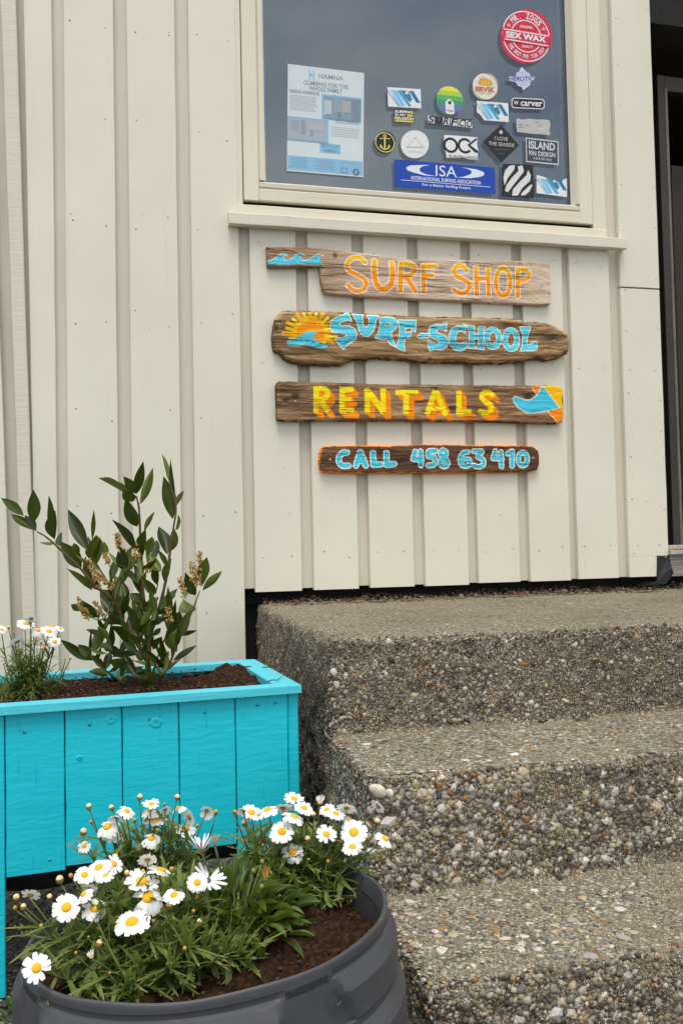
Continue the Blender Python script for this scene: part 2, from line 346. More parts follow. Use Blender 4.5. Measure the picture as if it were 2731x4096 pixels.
# beads round the pane
wpart('glazing_bead', M_BEAD, (xl1+.001, YS+.004, (zrt+zbt)/2+.001), (xr0-.001, YS+.004, (zrt+zbt)/2+.001), (0, 0, (zbt-zrt)/2-.001), (0, .026, 0), c=.005, seg=14, jit=.0006)
wpart('glazing_bead', M_STILE, ((xl1+xgl)/2+.0005, YS+.005, zbt+.004), ((xl1+xgl)/2+.0005, YS+.005, ZW-.06), ((xgl-xl1)/2, 0, 0), (0, .028, 0), c=.004, seg=10, jit=.0004)
xbr = wx(2300, 815)
q = MB(); z0, z1 = zbt+.004, ZW-.06
q.add([(x, y, z) for z in (z0, z1) for (x, y) in ((xr0-.0005, YS+.002), (xr0-.007, YS+.001), (xr0-.02, YG-.002), (xr0-.0005, YG-.002))], [(0, 1, 5, 4), (1, 2, 6, 5), (2, 3, 7, 6), (3, 0, 4, 7), (3, 2, 1, 0), (4, 5, 6, 7)])
q.build('glazing_bead', M_STILE, WINO)
# grey spacer strip and dark inner gasket seen through the edge of the pane
M_GASK = flat(S(58, 60, 62), .5)
ng = NM('window_glass', .03); ng.N.remove(ng.b)
def glassmat(name, refl, tint):
    n = NM(name); n.N.remove(n.b); out = n.N['Material Output']; t = n.N.new('ShaderNodeBsdfTransparent'); t.inputs[0].default_value = (*tint, 1); g = n.N.new('ShaderNodeBsdfGlossy'); g.inputs['Roughness'].default_value = .015; g.inputs[0].default_value = (.80, .93, 1, 1)
    lw = n.N.new('ShaderNodeLayerWeight'); fr = n.math('ADD', n.math('MULTIPLY', n.math('POWER', lw.outputs['Facing'], 5.), .9), .04); mx = n.N.new('ShaderNodeMixShader'); n.lk(n.math('MINIMUM', n.math('MULTIPLY', fr, refl), .9), mx.inputs[0]); n.lk(t.outputs[0], mx.inputs[1]); n.lk(g.outputs[0], mx.inputs[2]); n.lk(mx.outputs[0], out.inputs[0]); return n.m
M_GL = glassmat('window_glass_pane', 2.7, (.98, .985, .985))
q = MB(); q.add([(xl1, YG, zrt), (xr0, YG, zrt), (xr0, YG, ZW), (xl1, YG, ZW)], [(0, 1, 2, 3)]); q.build('glass_pane', M_GL, WINO)
q = MB(); q.add([(xl1, YG+.015, zrt), (xr0, YG+.015, zrt), (xr0, YG+.015, ZW), (xl1, YG+.015, ZW)], [(0, 1, 2, 3)]); q.build('glass_pane', M_GL, WINO)
for (a, b, c, d) in ((xl1, xgl+.012, zrt, ZW), (xgr-.010, xr0, zrt, ZW), (xgl, xgr, zrt, zbt+.006)):
    q = MB(); q.plank(((a+b)/2, YG+.018, c), ((a+b)/2, YG+.018, d), ((b-a)/2, 0, 0), (0, .012, 0)); q.build('spacer', M_GASK, WINO)
# dim room behind the pane
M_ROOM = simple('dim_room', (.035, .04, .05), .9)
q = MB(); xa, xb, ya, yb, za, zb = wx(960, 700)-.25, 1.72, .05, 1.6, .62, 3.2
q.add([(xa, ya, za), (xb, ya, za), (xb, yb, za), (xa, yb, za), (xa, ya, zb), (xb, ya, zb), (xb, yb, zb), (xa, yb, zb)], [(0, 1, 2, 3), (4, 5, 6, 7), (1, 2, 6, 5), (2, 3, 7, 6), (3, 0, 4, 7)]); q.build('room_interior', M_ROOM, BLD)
# sill
xs0, xs1 = Xc(917, 893, -.035), Xc(2506, 995, -.035)
zst = Zc(1000, 818, -.002)
q = MB(); n = 24; V = []
for i in range(n+1):
    x = xs0+(xs1-xs0)*i/n; j = random.uniform(-.0007, .0007)
    for (y, z) in ((-.001, SILLZ+.002), (-.034, SILLZ+j), (-.0355, SILLZ+.002+j), (-.0355, SILLT-.002+j), (-.0335, SILLT+j), (-.003, SILLT+.007+j*.5), (-.001, SILLT+.004)): V.append((x, y, z))
q.add(V, grid_faces(n+1, 7, True)+[tuple(range(7)), tuple(n*7+k for k in range(7))[::-1]]); q.build('sill', M_SILL, WINO)
wpart('sill_rail', M_WIN, (xl0-.022, -.0005, (SILLT+zst)/2+.003), (wx(2430, 1000)-.001, -.0005, (SILLT+zst)/2+.003), (0, 0, (zst-SILLT)/2-.002), (0, .03, 0), c=.003, seg=14, jit=.0004)
wpart('dark_joint', M_DARK, (xl0+.002, .018, (zsb+zst)/2), (xr1-.002, .018, (zsb+zst)/2), (0, 0, (zsb-zst)/2+.004), (0, .01, 0))

# ------------------------------------------------------------------ doorway
M_BROWN = simple('red_brown_door_wood', S(52, 31, 18), .55, 60, .001, S(36, 20, 12), 4)
M_OLIVE = simple('dark_olive_door_paint', S(56, 52, 42), .6, 0, .001, S(46, 42, 34), 3)
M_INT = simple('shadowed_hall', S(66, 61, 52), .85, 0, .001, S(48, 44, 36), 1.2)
M_METAL = simple('aluminium_threshold', S(190, 195, 195), .35, 0, .001, S(150, 155, 152), 30)
M_BRASS = simple('worn_brass', S(186, 150, 92), .4, 0, .001, S(120, 90, 50), 30)
def gw():
    n = NM('weathered_grey_wood', .85); g = n.noise(n.mapv(n.pos(), (3, 3, 90)), 2, 5, .65); n.col(n.ramp(g, [(.3, S(88, 86, 82)), (.5, S(140, 136, 130)), (.7, S(172, 168, 162))])); n.bump(g, .6, .002); return n.m
M_GREYWOOD = gw()
ZT = Zc(2690, 2205)             # threshold height
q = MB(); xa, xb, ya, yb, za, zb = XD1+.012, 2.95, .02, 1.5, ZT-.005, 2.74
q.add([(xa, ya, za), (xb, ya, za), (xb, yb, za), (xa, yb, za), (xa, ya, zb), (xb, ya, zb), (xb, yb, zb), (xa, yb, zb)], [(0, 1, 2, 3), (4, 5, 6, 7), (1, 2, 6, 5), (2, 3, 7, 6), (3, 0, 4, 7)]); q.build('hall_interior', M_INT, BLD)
plank('door_jamb', M_DARK, BLD, (XD1+.006, .024, ZT), (XD1+.006, .024, 2.74), (.006, 0, 0), (0, .12, 0))
xo0, xo1, xo2 = Xc(2661, 1300, .14), Xc(2689, 1300, .14), Xc(2700, 1300, .14); zdt = Zc(2672, 305, .14)
dj = plank('inner_door_frame', M_OLIVE, BLD, ((xo0+xo1)/2, .14, ZT+.02), ((xo0+xo1)/2, .14, zdt), ((xo1-xo0)/2, 0, 0), (0, .03, 0))
M_PALE = simple('pale_door_edge', S(112, 110, 98), .5)
plank('frame_edge', M_PALE, dj, ((xo1+xo2)/2+.0003, .139, ZT+.02), ((xo1+xo2)/2+.0003, .139, zdt-.05), ((xo2-xo1)/2, 0, 0), (0, .02, 0))
plank('frame_head', M_OLIVE, dj, (xo1+.001, .1405, zdt-.03), (2.9, .1405, zdt-.03), (0, 0, .03), (0, .03, 0))
for k in range(5):
    xk = xo2+.012+k*.1; plank('door_panel_board', M_BROWN, BLD, (xk+.05, .30, ZT+.02), (xk+.05, .30, 2.34), (.0485, 0, 0), (0, .03, 0), c=.004)
th = plank('threshold', M_METAL, BLD, (XD1-.004, -.018, ZT-.004), (2.95, -.018, ZT-.004), (0, 0, .007), (0, .16, 0))
plank('threshold_strip', M_BRASS, th, (XD1+.002, .006, ZT+.008), (2.95, .006, ZT+.008), (0, 0, .004), (0, .03, 0))
plank('threshold_lip', M_METAL, th, (XD1+.002, .035, ZT+.016), (2.95, .035, ZT+.016), (0, 0, .006), (0, .06, 0))
zb0 = Zc(2710, 2305, .0)
plank('threshold_board', M_GREYWOOD, BLD, (XD1+.004, .0, (ZT-.013+zb0)/2), (2.95, .0, (ZT-.013+zb0)/2), (0, 0, (ZT-.013-zb0)/2), (0, .03, 0), seg=6)
# torn black membrane hanging below the notch
tl = [(2627, 2222), (2668, 2226), (2676, 2240), (2684, 2270), (2692, 2292), (2686, 2308), (2672, 2322), (2655, 2334), (2628, 2340), (2560, 2345), (2560, 2330), (2625, 2325)]
P = np.array([atY(a, b, -.003+.006*math.sin(i*1.7)) for i, (a, b) in enumerate(tl)]); P2 = P+np.array([0, .002, 0]); k = len(tl)
mesh('membrane', np.concatenate([P, P2]), [tuple(range(k)), tuple(range(2*k-1, k-1, -1))]+[(i, (i+1) % k, k+(i+1) % k, k+i) for i in range(k)], M_RUBBER, BLD)
# beaded ornament hanging in the dark doorway
ORN = thing('hanging_ornament', tuple(atY(2672, 60, .45)), 'small string of amber beads hanging in the dark doorway', 'ornament')
M_AMB = simple('amber_bead', S(205, 120, 40), .25)
bm = bmesh.new(); bmesh.ops.create_uvsphere(bm, u_segments=10, v_segments=6, radius=1); bead = bpy.data.meshes.new('bead'); bm.to_mesh(bead); bm.free(); bead.materials.append(M_AMB)
P = [atY(a, b, .45) for a, b in ((2671, 105), (2675, 118), (2680, 131), (2680, 143))]
for p in P: inst('bead', bead, ORN, Matrix.Translation(Vector(p)) @ Matrix.Scale(.005, 4))
q = MB(); q.tube([P[0]+np.array([-.004, 0, 1.0])]+P, .0012, 5); q.build('cord', M_DARK, ORN)

# ------------------------------------------------------------------ concrete steps
ST = thing('concrete_steps', (.375, -1.0, 0), 'rough exposed-aggregate concrete steps leading up to the doorway', 'steps')
XL = .373; XR = 2.35
YA, YB, YC = -1.059, -1.362, -1.655; ZA, ZB, ZD = .62, .416, .209
bm = bmesh.new()
prof = [(.07, -.05), (.07, ZA), (YA, ZA-.004), (YA-.004, ZB+.002), (YB, ZB-.004), (YB-.006, ZD+.003), (YC, ZD-.006), (YC-.012, -.05)]
lo = [bm.verts.new((XL, y, z)) for y, z in prof]; f = bm.faces.new(lo); ex = bmesh.ops.extrude_face_region(bm, geom=[f]); bmesh.ops.translate(bm, verts=[v for v in ex['geom'] if isinstance(v, bmesh.types.BMVert)], vec=(XR-XL, 0, 0))
bmesh.ops.recalc_face_normals(bm, faces=bm.faces)
ed = [e for e in bm.edges if e.is_convex if min(v.co.z for v in e.verts) > -.04 or abs(e.verts[0].co.z-e.verts[1].co.z) > .05]
bmesh.ops.bevel(bm, geom=ed, offset=.016, segments=2, affect='EDGES', profile=.5)
tmp = bpy.data.meshes.new('tmp'); bm.to_mesh(tmp); bm.free(); to = bpy.data.objects.new('tmp', tmp); COL.objects.link(to)
md = to.modifiers.new('r', 'REMESH'); md.mode = 'VOXEL'; md.voxel_size = .0075
dg = bpy.context.evaluated_depsgraph_get(); em = to.evaluated_get(dg).to_mesh()
nv = len(em.vertices); V = np.empty(nv*3); em.vertices.foreach_get('co', V); V = V.reshape(-1, 3); Nn = np.empty(nv*3); em.vertex_normals.foreach_get('vector', Nn); Nn = Nn.reshape(-1, 3)
Fc = np.empty(len(em.loops), np.int32); em.loops.foreach_get('vertex_index', Fc); Fc = Fc.reshape(-1, 4)
to.to_mesh_clear(); bpy.data.objects.remove(to)
vert = 1-np.clip(np.abs(Nn[:, 2]), 0, 1)
def stepdisp(P, Nn):
    v = 1-np.clip(np.abs(Nn[:, 2]), 0, 1)
    d = .0035*fbm(P, 7, 3, 3)+(.0015+.0035*v)*fbm(P, 38, 3, 9)+(.0006+.0012*v)*vnoise(P, 150, 21)
    chip = np.clip(fbm(P, 16, 3, 40)-.35, 0, 1); ed = (np.abs(np.abs(Nn[:, 2])-.6) < .35)*np.ones(len(P))
    d -= chip*(.004+.016*ed)
    return d
V2 = V+Nn*stepdisp(V, Nn)[:, None]
ok = (V[:, 2] > -.03)
keep = ok[Fc].all(1) & ~((V[Fc, 0] > XR-.01).all(1)) & ~((V[Fc, 1] > .06).all(1)); Fk = Fc[keep]
idx = -np.ones(nv, int); us = np.unique(Fk); idx[us] = np.arange(len(us))
nc = NM('exposed_aggregate_concrete', .88, spec=.25); p = nc.pos()
c1 = nc.vor(p, 190, 'Color'); d1 = nc.vor(p, 190); c2 = nc.vor(p, 420, 'Color'); d2 = nc.vor(p, 420)
PA = [(0, S(50, 46, 40)), (.3, S(104, 98, 86)), (.55, S(148, 141, 124)), (.75, S(182, 174, 154)), (.9, S(160, 128, 88)), (1, S(214, 206, 188))]
up_mix = nc.attr('mix_fac'); mort = nc.mix(nc.noise(p, 24, 5), S(50, 43, 33), S(94, 84, 66)); mort = nc.mix(nc.rng(nc.noise(p, 4.5, 5, .6), .46, .66, 0, .75), mort, S(46, 39, 30)); mort = nc.mix(nc.math('MULTIPLY', up_mix, .75), mort, nc.mix(nc.noise(p, 40, 5), S(100, 92, 74), S(144, 135, 113)))
st2 = nc.mix(nc.rng(d2, .35, .6, 1, 0), mort, nc.ramp(nc.sep(c2, 0), PA)); st1 = nc.mix(nc.rng(d1, .28, .44, 1, 0), st2, nc.ramp(nc.sep(c1, 1), PA))
sel = nc.rng(nc.noise(p, 30, 4), .40, .56); full_c = nc.mix(sel, st2, st1)
stain = nc.rng(nc.noise(nc.mapv(p, (1, 1, 1.6)), 3.2, 5, .62), .5, .72, 0, .55); nc.col(nc.mix(stain, full_c, nc.mix(up_mix, S(50, 44, 34), S(92, 84, 68))))
nc.bump(d1, -.55, .004); nc.bump(d2, -.5, .002); nc.bump(nc.noise(p, 120, 4), .5, .003); M_CONC = nc.m
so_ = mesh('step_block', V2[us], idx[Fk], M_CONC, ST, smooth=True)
wr = np.clip((Nn[us][:, 2]-.5)/.35, 0, 1); a = so_.data.attributes.new('mix_fac', 'FLOAT', 'POINT'); a.data.foreach_set('value', wr.astype(np.float32))  # upward faces get the lighter mortar tone, risers keep the darker one
# stones of the aggregate
def scat(n, kind, x1, lnm, lns, fl):
    x = XL+RNG.uniform(0, 1, n)**1.0*(x1-XL)
    if kind[0] == 't': _, y0, y1, zf_, zb_ = kind; yy = RNG.uniform(y0, y1, n); P = np.stack([x, yy, zf_+(zb_-zf_)*(yy-y0)/(y1-y0)], 1); N_ = np.tile([[0, 0, 1.]], (n, 1))
    elif kind[0] == 'r': _, y, z0, z1, yb_ = kind; zz = RNG.uniform(z0, z1, n); P = np.stack([x, yb_+(y-yb_)*(zz-z0)/(z1-z0), zz], 1); N_ = np.tile([[0, -1., 0]], (n, 1))
    else: _, y0, y1, z0, z1 = kind; P = np.stack([np.full(n, XL), RNG.uniform(y0, y1, n), RNG.uniform(z0, z1, n)], 1); N_ = np.tile([[-1., 0, 0]], (n, 1))
    s = RNG.lognormal(lnm, lns, n); return P, N_, s, RNG.uniform(*fl, n)
parts = [scat(14000, ('t', YA+.012, .02, ZA-.0036, ZA-.0002), 2.2, -6.15, .40, (.14, .26)), scat(8500, ('r', YA-.0003, ZB+.004, ZA-.014, YA-.0042), 1.75, -6.0, .48, (.45, .8)),
         scat(9000, ('t', YB+.012, YA-.02, ZB-.0036, ZB+.0018), 1.5, -5.82, .44, (.14, .26)), scat(8500, ('r', YB-.0005, ZD+.005, ZB-.014, YB-.0062), 1.4, -5.66, .46, (.5, .9)),
         scat(8500, ('t', YC+.012, YB-.02, ZD-.0055, ZD+.0027), 1.3, -5.82, .46, (.14, .28)), scat(8500, ('r', YC-.001, .0, ZD-.016, YC-.0095), 1.2, -5.86, .44, (.45, .8)),
         scat(7000, ('s', YA+.006, .03, .2, ZA-.012), 0, -6.15, .42, (.4, .7)), scat(4200, ('s', YB+.006, YA, .05, ZB-.012), 0, -5.9, .44, (.45, .75)), scat(2200, ('s', YC+.006, YB, 0, ZD-.012), 0, -5.75, .44, (.45, .8)),
         scat(800, ('r', YB+.003, ZB-.022, ZB-.004, YB+.003), 1.4, -5.75, .3, (.5, .8)), scat(800, ('r', YC+.004, ZD-.022, ZD-.004, YC+.004), 1.3, -5.7, .3, (.5, .8)), scat(700, ('r', YA+.003, ZA-.022, ZA-.004, YA+.003), 1.6, -6.0, .3, (.5, .8))]
C, Nn_, sz, fl = (np.concatenate([a[i] for a in parts]) for i in range(4))
up_f = Nn_[:, 2] > .5
sz = sz*np.clip(.95+.22*fbm(C, 4., 3, 55), .7, 1.2)
C = C+Nn_*(stepdisp(C, Nn_)-np.where(up_f, RNG.uniform(-.1, .45, len(C)), RNG.uniform(.15, .6, len(C)))*sz*fl)[:, None]
bare = fbm(C, 5.0, 3, 77) > .55             # patches where the mortar skin hides the stones
kp = ~(bare & (RNG.uniform(0, 1, len(C)) < .7)); C, Nn_, sz, fl = C[kp], Nn_[kp], sz[kp], fl[kp]
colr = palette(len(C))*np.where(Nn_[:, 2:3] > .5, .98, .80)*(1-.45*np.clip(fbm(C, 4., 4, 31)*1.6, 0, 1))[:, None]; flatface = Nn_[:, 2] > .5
order = np.argsort(-sz*(C[:, 0] < 1.15)*(C[:, 1] < -.95)); big, rest = order[:300], order[300:]
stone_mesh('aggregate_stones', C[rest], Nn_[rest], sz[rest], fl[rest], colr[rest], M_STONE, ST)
PEBM = []
for k in range(8):
    bm = bmesh.new(); bmesh.ops.create_icosphere(bm, subdivisions=1, radius=1)
    for v in bm.verts: v.co = Vector((v.co.x*random.uniform(.75, 1.3), v.co.y*random.uniform(.7, 1.1), v.co.z))*random.uniform(.8, 1.12)
    me = bpy.data.meshes.new('pebble'); bm.to_mesh(me); bm.free(); me.materials.append(M_PEB); PEBM.append(me)
for i in big:
    u, v, nn = frame(Nn_[i]); a = random.uniform(0, 6.28); u2 = u*math.cos(a)+v*math.sin(a); v2 = np.cross(nn, u2); s = sz[i]*.95
    inst('pebble', random.choice(PEBM), ST, matfrom(u2*s, v2*s, nn*s*fl[i], C[i]))
bm = bmesh.new(); bmesh.ops.create_icosphere(bm, subdivisions=3, radius=1)
for v in bm.verts: v.co *= 1+.10*math.sin(v.co.x*3+1)*math.cos(v.co.z*4)
WPEB = bpy.data.meshes.new('pebble'); bm.to_mesh(WPEB); bm.free(); WPEB.materials.append(simple('white_quartz_pebble', S(226, 218, 204), .6, 160, .001, S(188, 174, 150), 60)); WPEB.polygons.foreach_set('use_smooth', [True]*len(WPEB.polygons))
# the two big white pebbles of the middle riser's corner
for (a, b, s, asp) in ((1510, 3163, .010, 1.75), (1556, 3172, .007, 1.2)):
    pp = atY(a, b, YB-.004); inst('pebble', WPEB, ST, matfrom(np.array([.86, 0, -.5])*s*asp, np.array([.5, 0, .86])*s, np.array([0, -1, 0])*s*.8, pp))
# debris on the landing: red paint flakes, a wood chip, crumbs
M_RED = simple('red_flake', S(150, 42, 36), .6)
for k, (a, b, w) in enumerate(((1186, 2403, .014), (1060, 2413, .006), (1440, 2397, .009), (1635, 2390, .007), (2080, 2373, .016), (1883, 2381, .008))):
    c = atZ(a, b, ZA+.013); pts = [c+np.array([w*random.uniform(.7, 1.2)*math.cos(t), w*random.uniform(.5, 1.1)*math.sin(t), random.uniform(0, .003)]) for t in np.linspace(0, 6.28, 8)[:-1]]
    nm = ['broad red flake near the back left corner of the landing', 'tiny red flake at the very corner of the landing', 'red flake on the landing below the second short board', 'small red flake near the middle of the landing', 'largest red flake towards the right of the landing', 'thin red flake left of the largest flake on the landing'][k]
    mesh('paint_flake', np.concatenate([pts, np.array(pts)+[0, 0, .0012]]), [tuple(range(7))[::-1], tuple(range(7, 14))]+[(i, (i+1) % 7, 7+(i+1) % 7, 7+i) for i in range(7)], M_RED, at=c).name
    tag(COL.objects[-1], nm, 'paint flake', 'red flakes on the landing')
wc = atZ(1775, 2356, ZA+.02); q = MB(); q.plank(wc+[-.04, .02, 0], wc+[.045, .01, .004], (0, 0, .008), (0, .03, 0), seg=4, jit=.002); o = q.build('wood_offcut', simple('raw_wood', S(150, 122, 86), .8, 0, .001, S(110, 88, 60), 60), at=wc); tag(o, 'short raw wood offcut lying under the wall boards on the landing', 'offcut')
ms = NM('dark_moss', .95, spec=.1); ms.col(ms.mix(ms.noise(ms.pos(), 400, 3), S(34, 28, 18), S(62, 52, 34))); M_MOSS = ms.m
for (a, b, yy, w_) in ((1690, 3574, YB-.006, .03), (1930, 3550, YB-.006, .022), (2150, 2893, YA-.004, .018)):
    c = atY(a, b, yy); n = 200; P = c+np.stack([RNG.normal(0, w_*.5, n), RNG.normal(0, .003, n), np.abs(RNG.normal(0, .004, n))-.002], 1)
    stone_mesh('moss', P, RNG.normal(0, 1, (n, 3)), RNG.lognormal(-6.5, .3, n), RNG.uniform(.7, 1, n), palette(n), M_MOSS, ST)
n = 5200; yy = RNG.uniform(-.05, .07, n)-np.abs(RNG.normal(0, .015, n)); xx = RNG.uniform(XL+.02, 2.3, n); P = np.stack([xx, yy, ZA+.001+np.clip((yy+.02)/.09, 0, 1)*(.022+.012*vnoise(np.stack([xx, xx*0, xx*0], 1), 9, 5))*RNG.uniform(.3, 1, n)], 1); s = RNG.lognormal(-6.1, .5, n)
stone_mesh('crumbs', P, np.tile([[0, 0, 1.]], (n, 1)), s, RNG.uniform(.4, .9, n), palette(n)*np.array([[.5, .43, .31]]), M_STONE, ST)

# ------------------------------------------------------------------ painted driftwood signs
def seg_sdf(P, a, b, butt=False):
    a, b = np.array(a), np.array(b); d = b-a; L2 = (d@d)+1e-12; t = (P-a)@d/L2
    if butt:
        L = math.sqrt(L2); al = t*L-L/2; pr = (P-a)@np.array([-d[1], d[0]])/L
        return np.abs(al)-L/2, np.abs(pr)
    t = np.clip(t, 0, 1); q_ = P-a-t[:, None]*d; return np.hypot(q_[:, 0], q_[:, 1])
def poly_sdf(P, G):
    G = np.array(G); d = np.full(len(P), 1e9); ins = np.zeros(len(P), bool)
    for i in range(len(G)):
        a, b = G[i], G[(i+1) % len(G)]; d = np.minimum(d, seg_sdf(P, a, b))
        if a[1] != b[1]:
            c = ((a[1] > P[:, 1]) != (b[1] > P[:, 1])); xi = (b[0]-a[0])*(P[:, 1]-a[1])/(b[1]-a[1])+a[0]; ins ^= c & (P[:, 0] < xi)
    return np.where(ins, -d, d)
def catmull(pts, k=6):
    p = [np.array(q_, float) for q_ in pts]; p = [2*p[0]-p[1]]+p+[2*p[-1]-p[-2]]; out = []
    for i in range(1, len(p)-2):
        for t in np.linspace(0, 1, k, endpoint=False):
            a, b, c, d = p[i-1:i+3]; out.append(.5*((2*b)+(-a+c)*t+(2*a-5*b+4*c-d)*t*t+(-a+3*b-3*c+d)*t**3))
    out.append(p[-2]); return out
r4, r5, r6 = z4(1000, 950, 2.24), z4(1650, 950, 2.24), z4(1000, 1500, 2.24)
A4 = lambda L_: [r4(*p) for p in L_]
A5 = lambda L_: [r5(*p) for p in L_]
class Sign:
    def __init__(s, outline, th, label, name='wooden_sign', nx=560, nv_=64, rough=0., dome=.3, seed=0):
        s.Y = -th; s.th = th; s.K = 1/2600.
        G = np.array([s.w(p) for p in outline]); x0, x1 = G[:, 0].min()+.0005, G[:, 0].max()-.0005
        xs = np.linspace(x0, x1, nx); top = np.full(nx, -1e9); bot = np.full(nx, 1e9)
        for i in range(len(G)):
            a, b = G[i], G[(i+1) % len(G)]
            if a[0] == b[0]: continue
            m = (xs >= min(a[0], b[0])) & (xs <= max(a[0], b[0])); z = a[1]+(b[1]-a[1])*(xs-a[0])/(b[0]-a[0]); top[m] = np.maximum(top[m], z[m]); bot[m] = np.minimum(bot[m], z[m])
        Q = np.stack([xs*0+seed, xs, xs*0], 1); e = .0006+rough
        top += e*fbm(Q, 60, 4, seed); bot += e*fbm(Q, 60, 4, seed+5); bot = np.minimum(bot, top-.002)
        xs_ = np.concatenate([[xs[0]]*2, xs, [xs[-1]]*2]); top_ = np.concatenate([[top[0]]*2, top, [top[-1]]*2]); bot_ = np.concatenate([[bot[0]]*2, bot, [bot[-1]]*2]); du = np.concatenate([[1, .5], np.zeros(nx), [.5, 1]])
        vs = np.concatenate([[0, 0], np.linspace(0, 1, nv_), [1, 1]]); dv = np.concatenate([[1, .5], np.zeros(nv_), [.5, 1]])
        X = np.repeat(xs_[:, None], len(vs), 1); Z = top_[:, None]+(bot_-top_)[:, None]*vs[None]; Dp = np.maximum(du[:, None], dv[None])
        s.P = np.stack([X.ravel(), Z.ravel()], 1); s.G = G
        s.edge = -poly_sdf(s.P, G)               # distance inside the outline
        ed = np.clip(s.edge, 0, None); rr = .004+dome*.012
        rnd_ = np.clip(1-ed/rr, 0, 1)**2*(.003+dome*.012)
        gp = np.stack([s.P[:, 0]*9, s.P[:, 1]*170+4*fbm(np.stack([s.P[:, 0], s.P[:, 1], s.P[:, 0]*0+seed], 1), 9, 3, seed), s.P[:, 0]*0+seed], 1)
        gr_ = fbm(gp, 1, 3, seed+3); big_ = fbm(np.stack([s.P[:, 0]*6, s.P[:, 1]*22, s.P[:, 0]*0+seed], 1), 1, 3, seed+8)
        y = -th+rnd_+.0007*gr_+(.001+.004*dome)*big_+.02*rough*gr_*8; fl_ = Dp.ravel(); y = y*(1-fl_)+(-.001)*fl_
        s.seed = seed; n_, m_ = len(xs_), len(vs)
        c = np.array([(x0+x1)/2, 0, s.P[:, 1].min()]); s.o = thing(name, tuple(c), label, 'sign', 'painted signs on the wall')
        me = bpy.data.meshes.new('plank'); VV = np.stack([s.P[:, 0], y, s.P[:, 1]], 1)-c
        me.from_pydata(VV.tolist(), [], grid_faces(n_, m_)); me.polygons.foreach_set('use_smooth', [True]*len(me.polygons)); s.me = me; addobj('plank', me, s.o); s.layers = []; s.st = np.zeros(len(s.P))
    def w(s, p): q_ = atY(p[0], p[1], s.Y); return (q_[0], q_[2])
    def stroke(s, pts, hw, smooth=True): 
        W_ = [s.w(p) for p in pts]; W_ = catmull(W_) if smooth and len(W_) > 2 else W_; d = np.full(len(s.P), 1e9)
        for a, b in zip(W_[:-1], W_[1:]): d = np.minimum(d, seg_sdf(s.P, a, b))
        return d-hw*s.K
    def bar(s, a, b, hw): e, pr = seg_sdf(s.P, s.w(a), s.w(b), True); return np.maximum(e, pr-hw*s.K)
    def poly(s, pts, smooth=False): W_ = [s.w(p) for p in pts]; return poly_sdf(s.P, W_)
    def ell(s, c, rx, ry, hw):
        t = np.linspace(0, 2*math.pi, 25); return s.stroke([(c[0]+rx*math.cos(a), c[1]+ry*math.sin(a)) for a in t], hw, False)
    def stain(s, p, rx, ry, k): c = s.w(p); d = np.hypot((s.P[:, 0]-c[0])/(rx*s.K), (s.P[:, 1]-c[1])/(ry*s.K)); s.st = np.maximum(s.st, k*np.clip(1.25-d, 0, 1))
    def layer(s, sdf, c, c2=None, g=None): s.layers.append((sdf, c, c2, g))
    def finish(s, wood, worm=False, xt=None):
        n = NM('painted_driftwood', .72, spec=.25); p = n.pos(); sd = s.seed*3.7
        v = n.mapv(p, (4, 4, 62), (0, R(-1.5), 0), (sd, sd, sd)); gr_ = n.noise(v, 1, 6, .66, .6); v2 = n.mapv(p, (2.2, 2.2, 26), (0, R(-2), 0), (sd*2, 0, sd)); bgn = n.noise(v2, 1, 5, .6, .8)
        c = n.ramp(gr_, [(.32, wood[0]), (.5, wood[1]), (.67, wood[2])]); c = n.mix(n.rng(bgn, .46, .66, 0, .8), c, n.mix(.45, c, wood[3]))
        if xt: c = n.mix(n.rng(n.sep(p, 0), xt[0], xt[1], .85, 0), c, n.mix(gr_, xt[2], xt[3]))
        v3 = n.mapv(p, (1.6, 1.6, 48), (0, R(-2.2), 0), (sd*5, 0, 0)); ck = n.noise(v3, 1, 6, .5, .4); crack = n.rng(n.math('ABSOLUTE', n.math('SUBTRACT', ck, .5)), .0, .026, 1, 0); crack = n.math('MULTIPLY', crack, n.rng(n.noise(p, 9, 3), .40, .52))
        c = n.mix(n.rng(n.attr('stain'), 0, 1, 0, .85), c, S(38, 25, 18))
        painted = 0.0
        for i, (sdf, c1, c2, g_) in enumerate(s.layers):
            a = s.me.attributes.new('paint%d' % i, 'FLOAT', 'POINT'); a.data.foreach_set('value', (sdf*1000).astype(np.float32))
            wob = n.math('ADD', n.attr('paint%d' % i), n.rng(n.noise(p, 160, 2), .3, .7, -.35, .35)); fac = n.rng(wob, -.35, .35, 1, 0)
            mix_fac = n.rng(gr_, .27, .36, .8, 1); fac = n.math('MULTIPLY', fac, mix_fac)  # paint worn thinner along the dark grain
            cc = c1 if c2 is None else n.mix(n.rng(n.sep(p, 2), g_[0], g_[1], 0, 1), c1, c2)
            if c2 is None: cc = n.mix(n.rng(n.noise(n.mapv(p, (6, 6, 60), (0, 0, 0), (sd, 0, 0)), 3, 3), .35, .7, 0, .2), c1, tuple(q_*.8 for q_ in c1))
            c = n.mix(fac, c, cc)
        c = n.mix(n.math('MULTIPLY', crack, .75), c, S(24, 17, 12))
        if worm: wv = n.vor(n.mapv(p, (1, .01, 1)), 85); hole = n.rng(wv, .08, .13, .9, 0); hole = n.math('MULTIPLY', hole, n.rng(n.noise(p, 14, 3), .44, .52)); c = n.mix(hole, c, S(22, 15, 10))
        n.col(c); n.bump(gr_, .55, .0022); n.bump(n.math('SUBTRACT', 1., crack), .6, .002); n.bump(n.noise(n.mapv(p, (30, 30, 400)), 1, 3), .3, .0006)
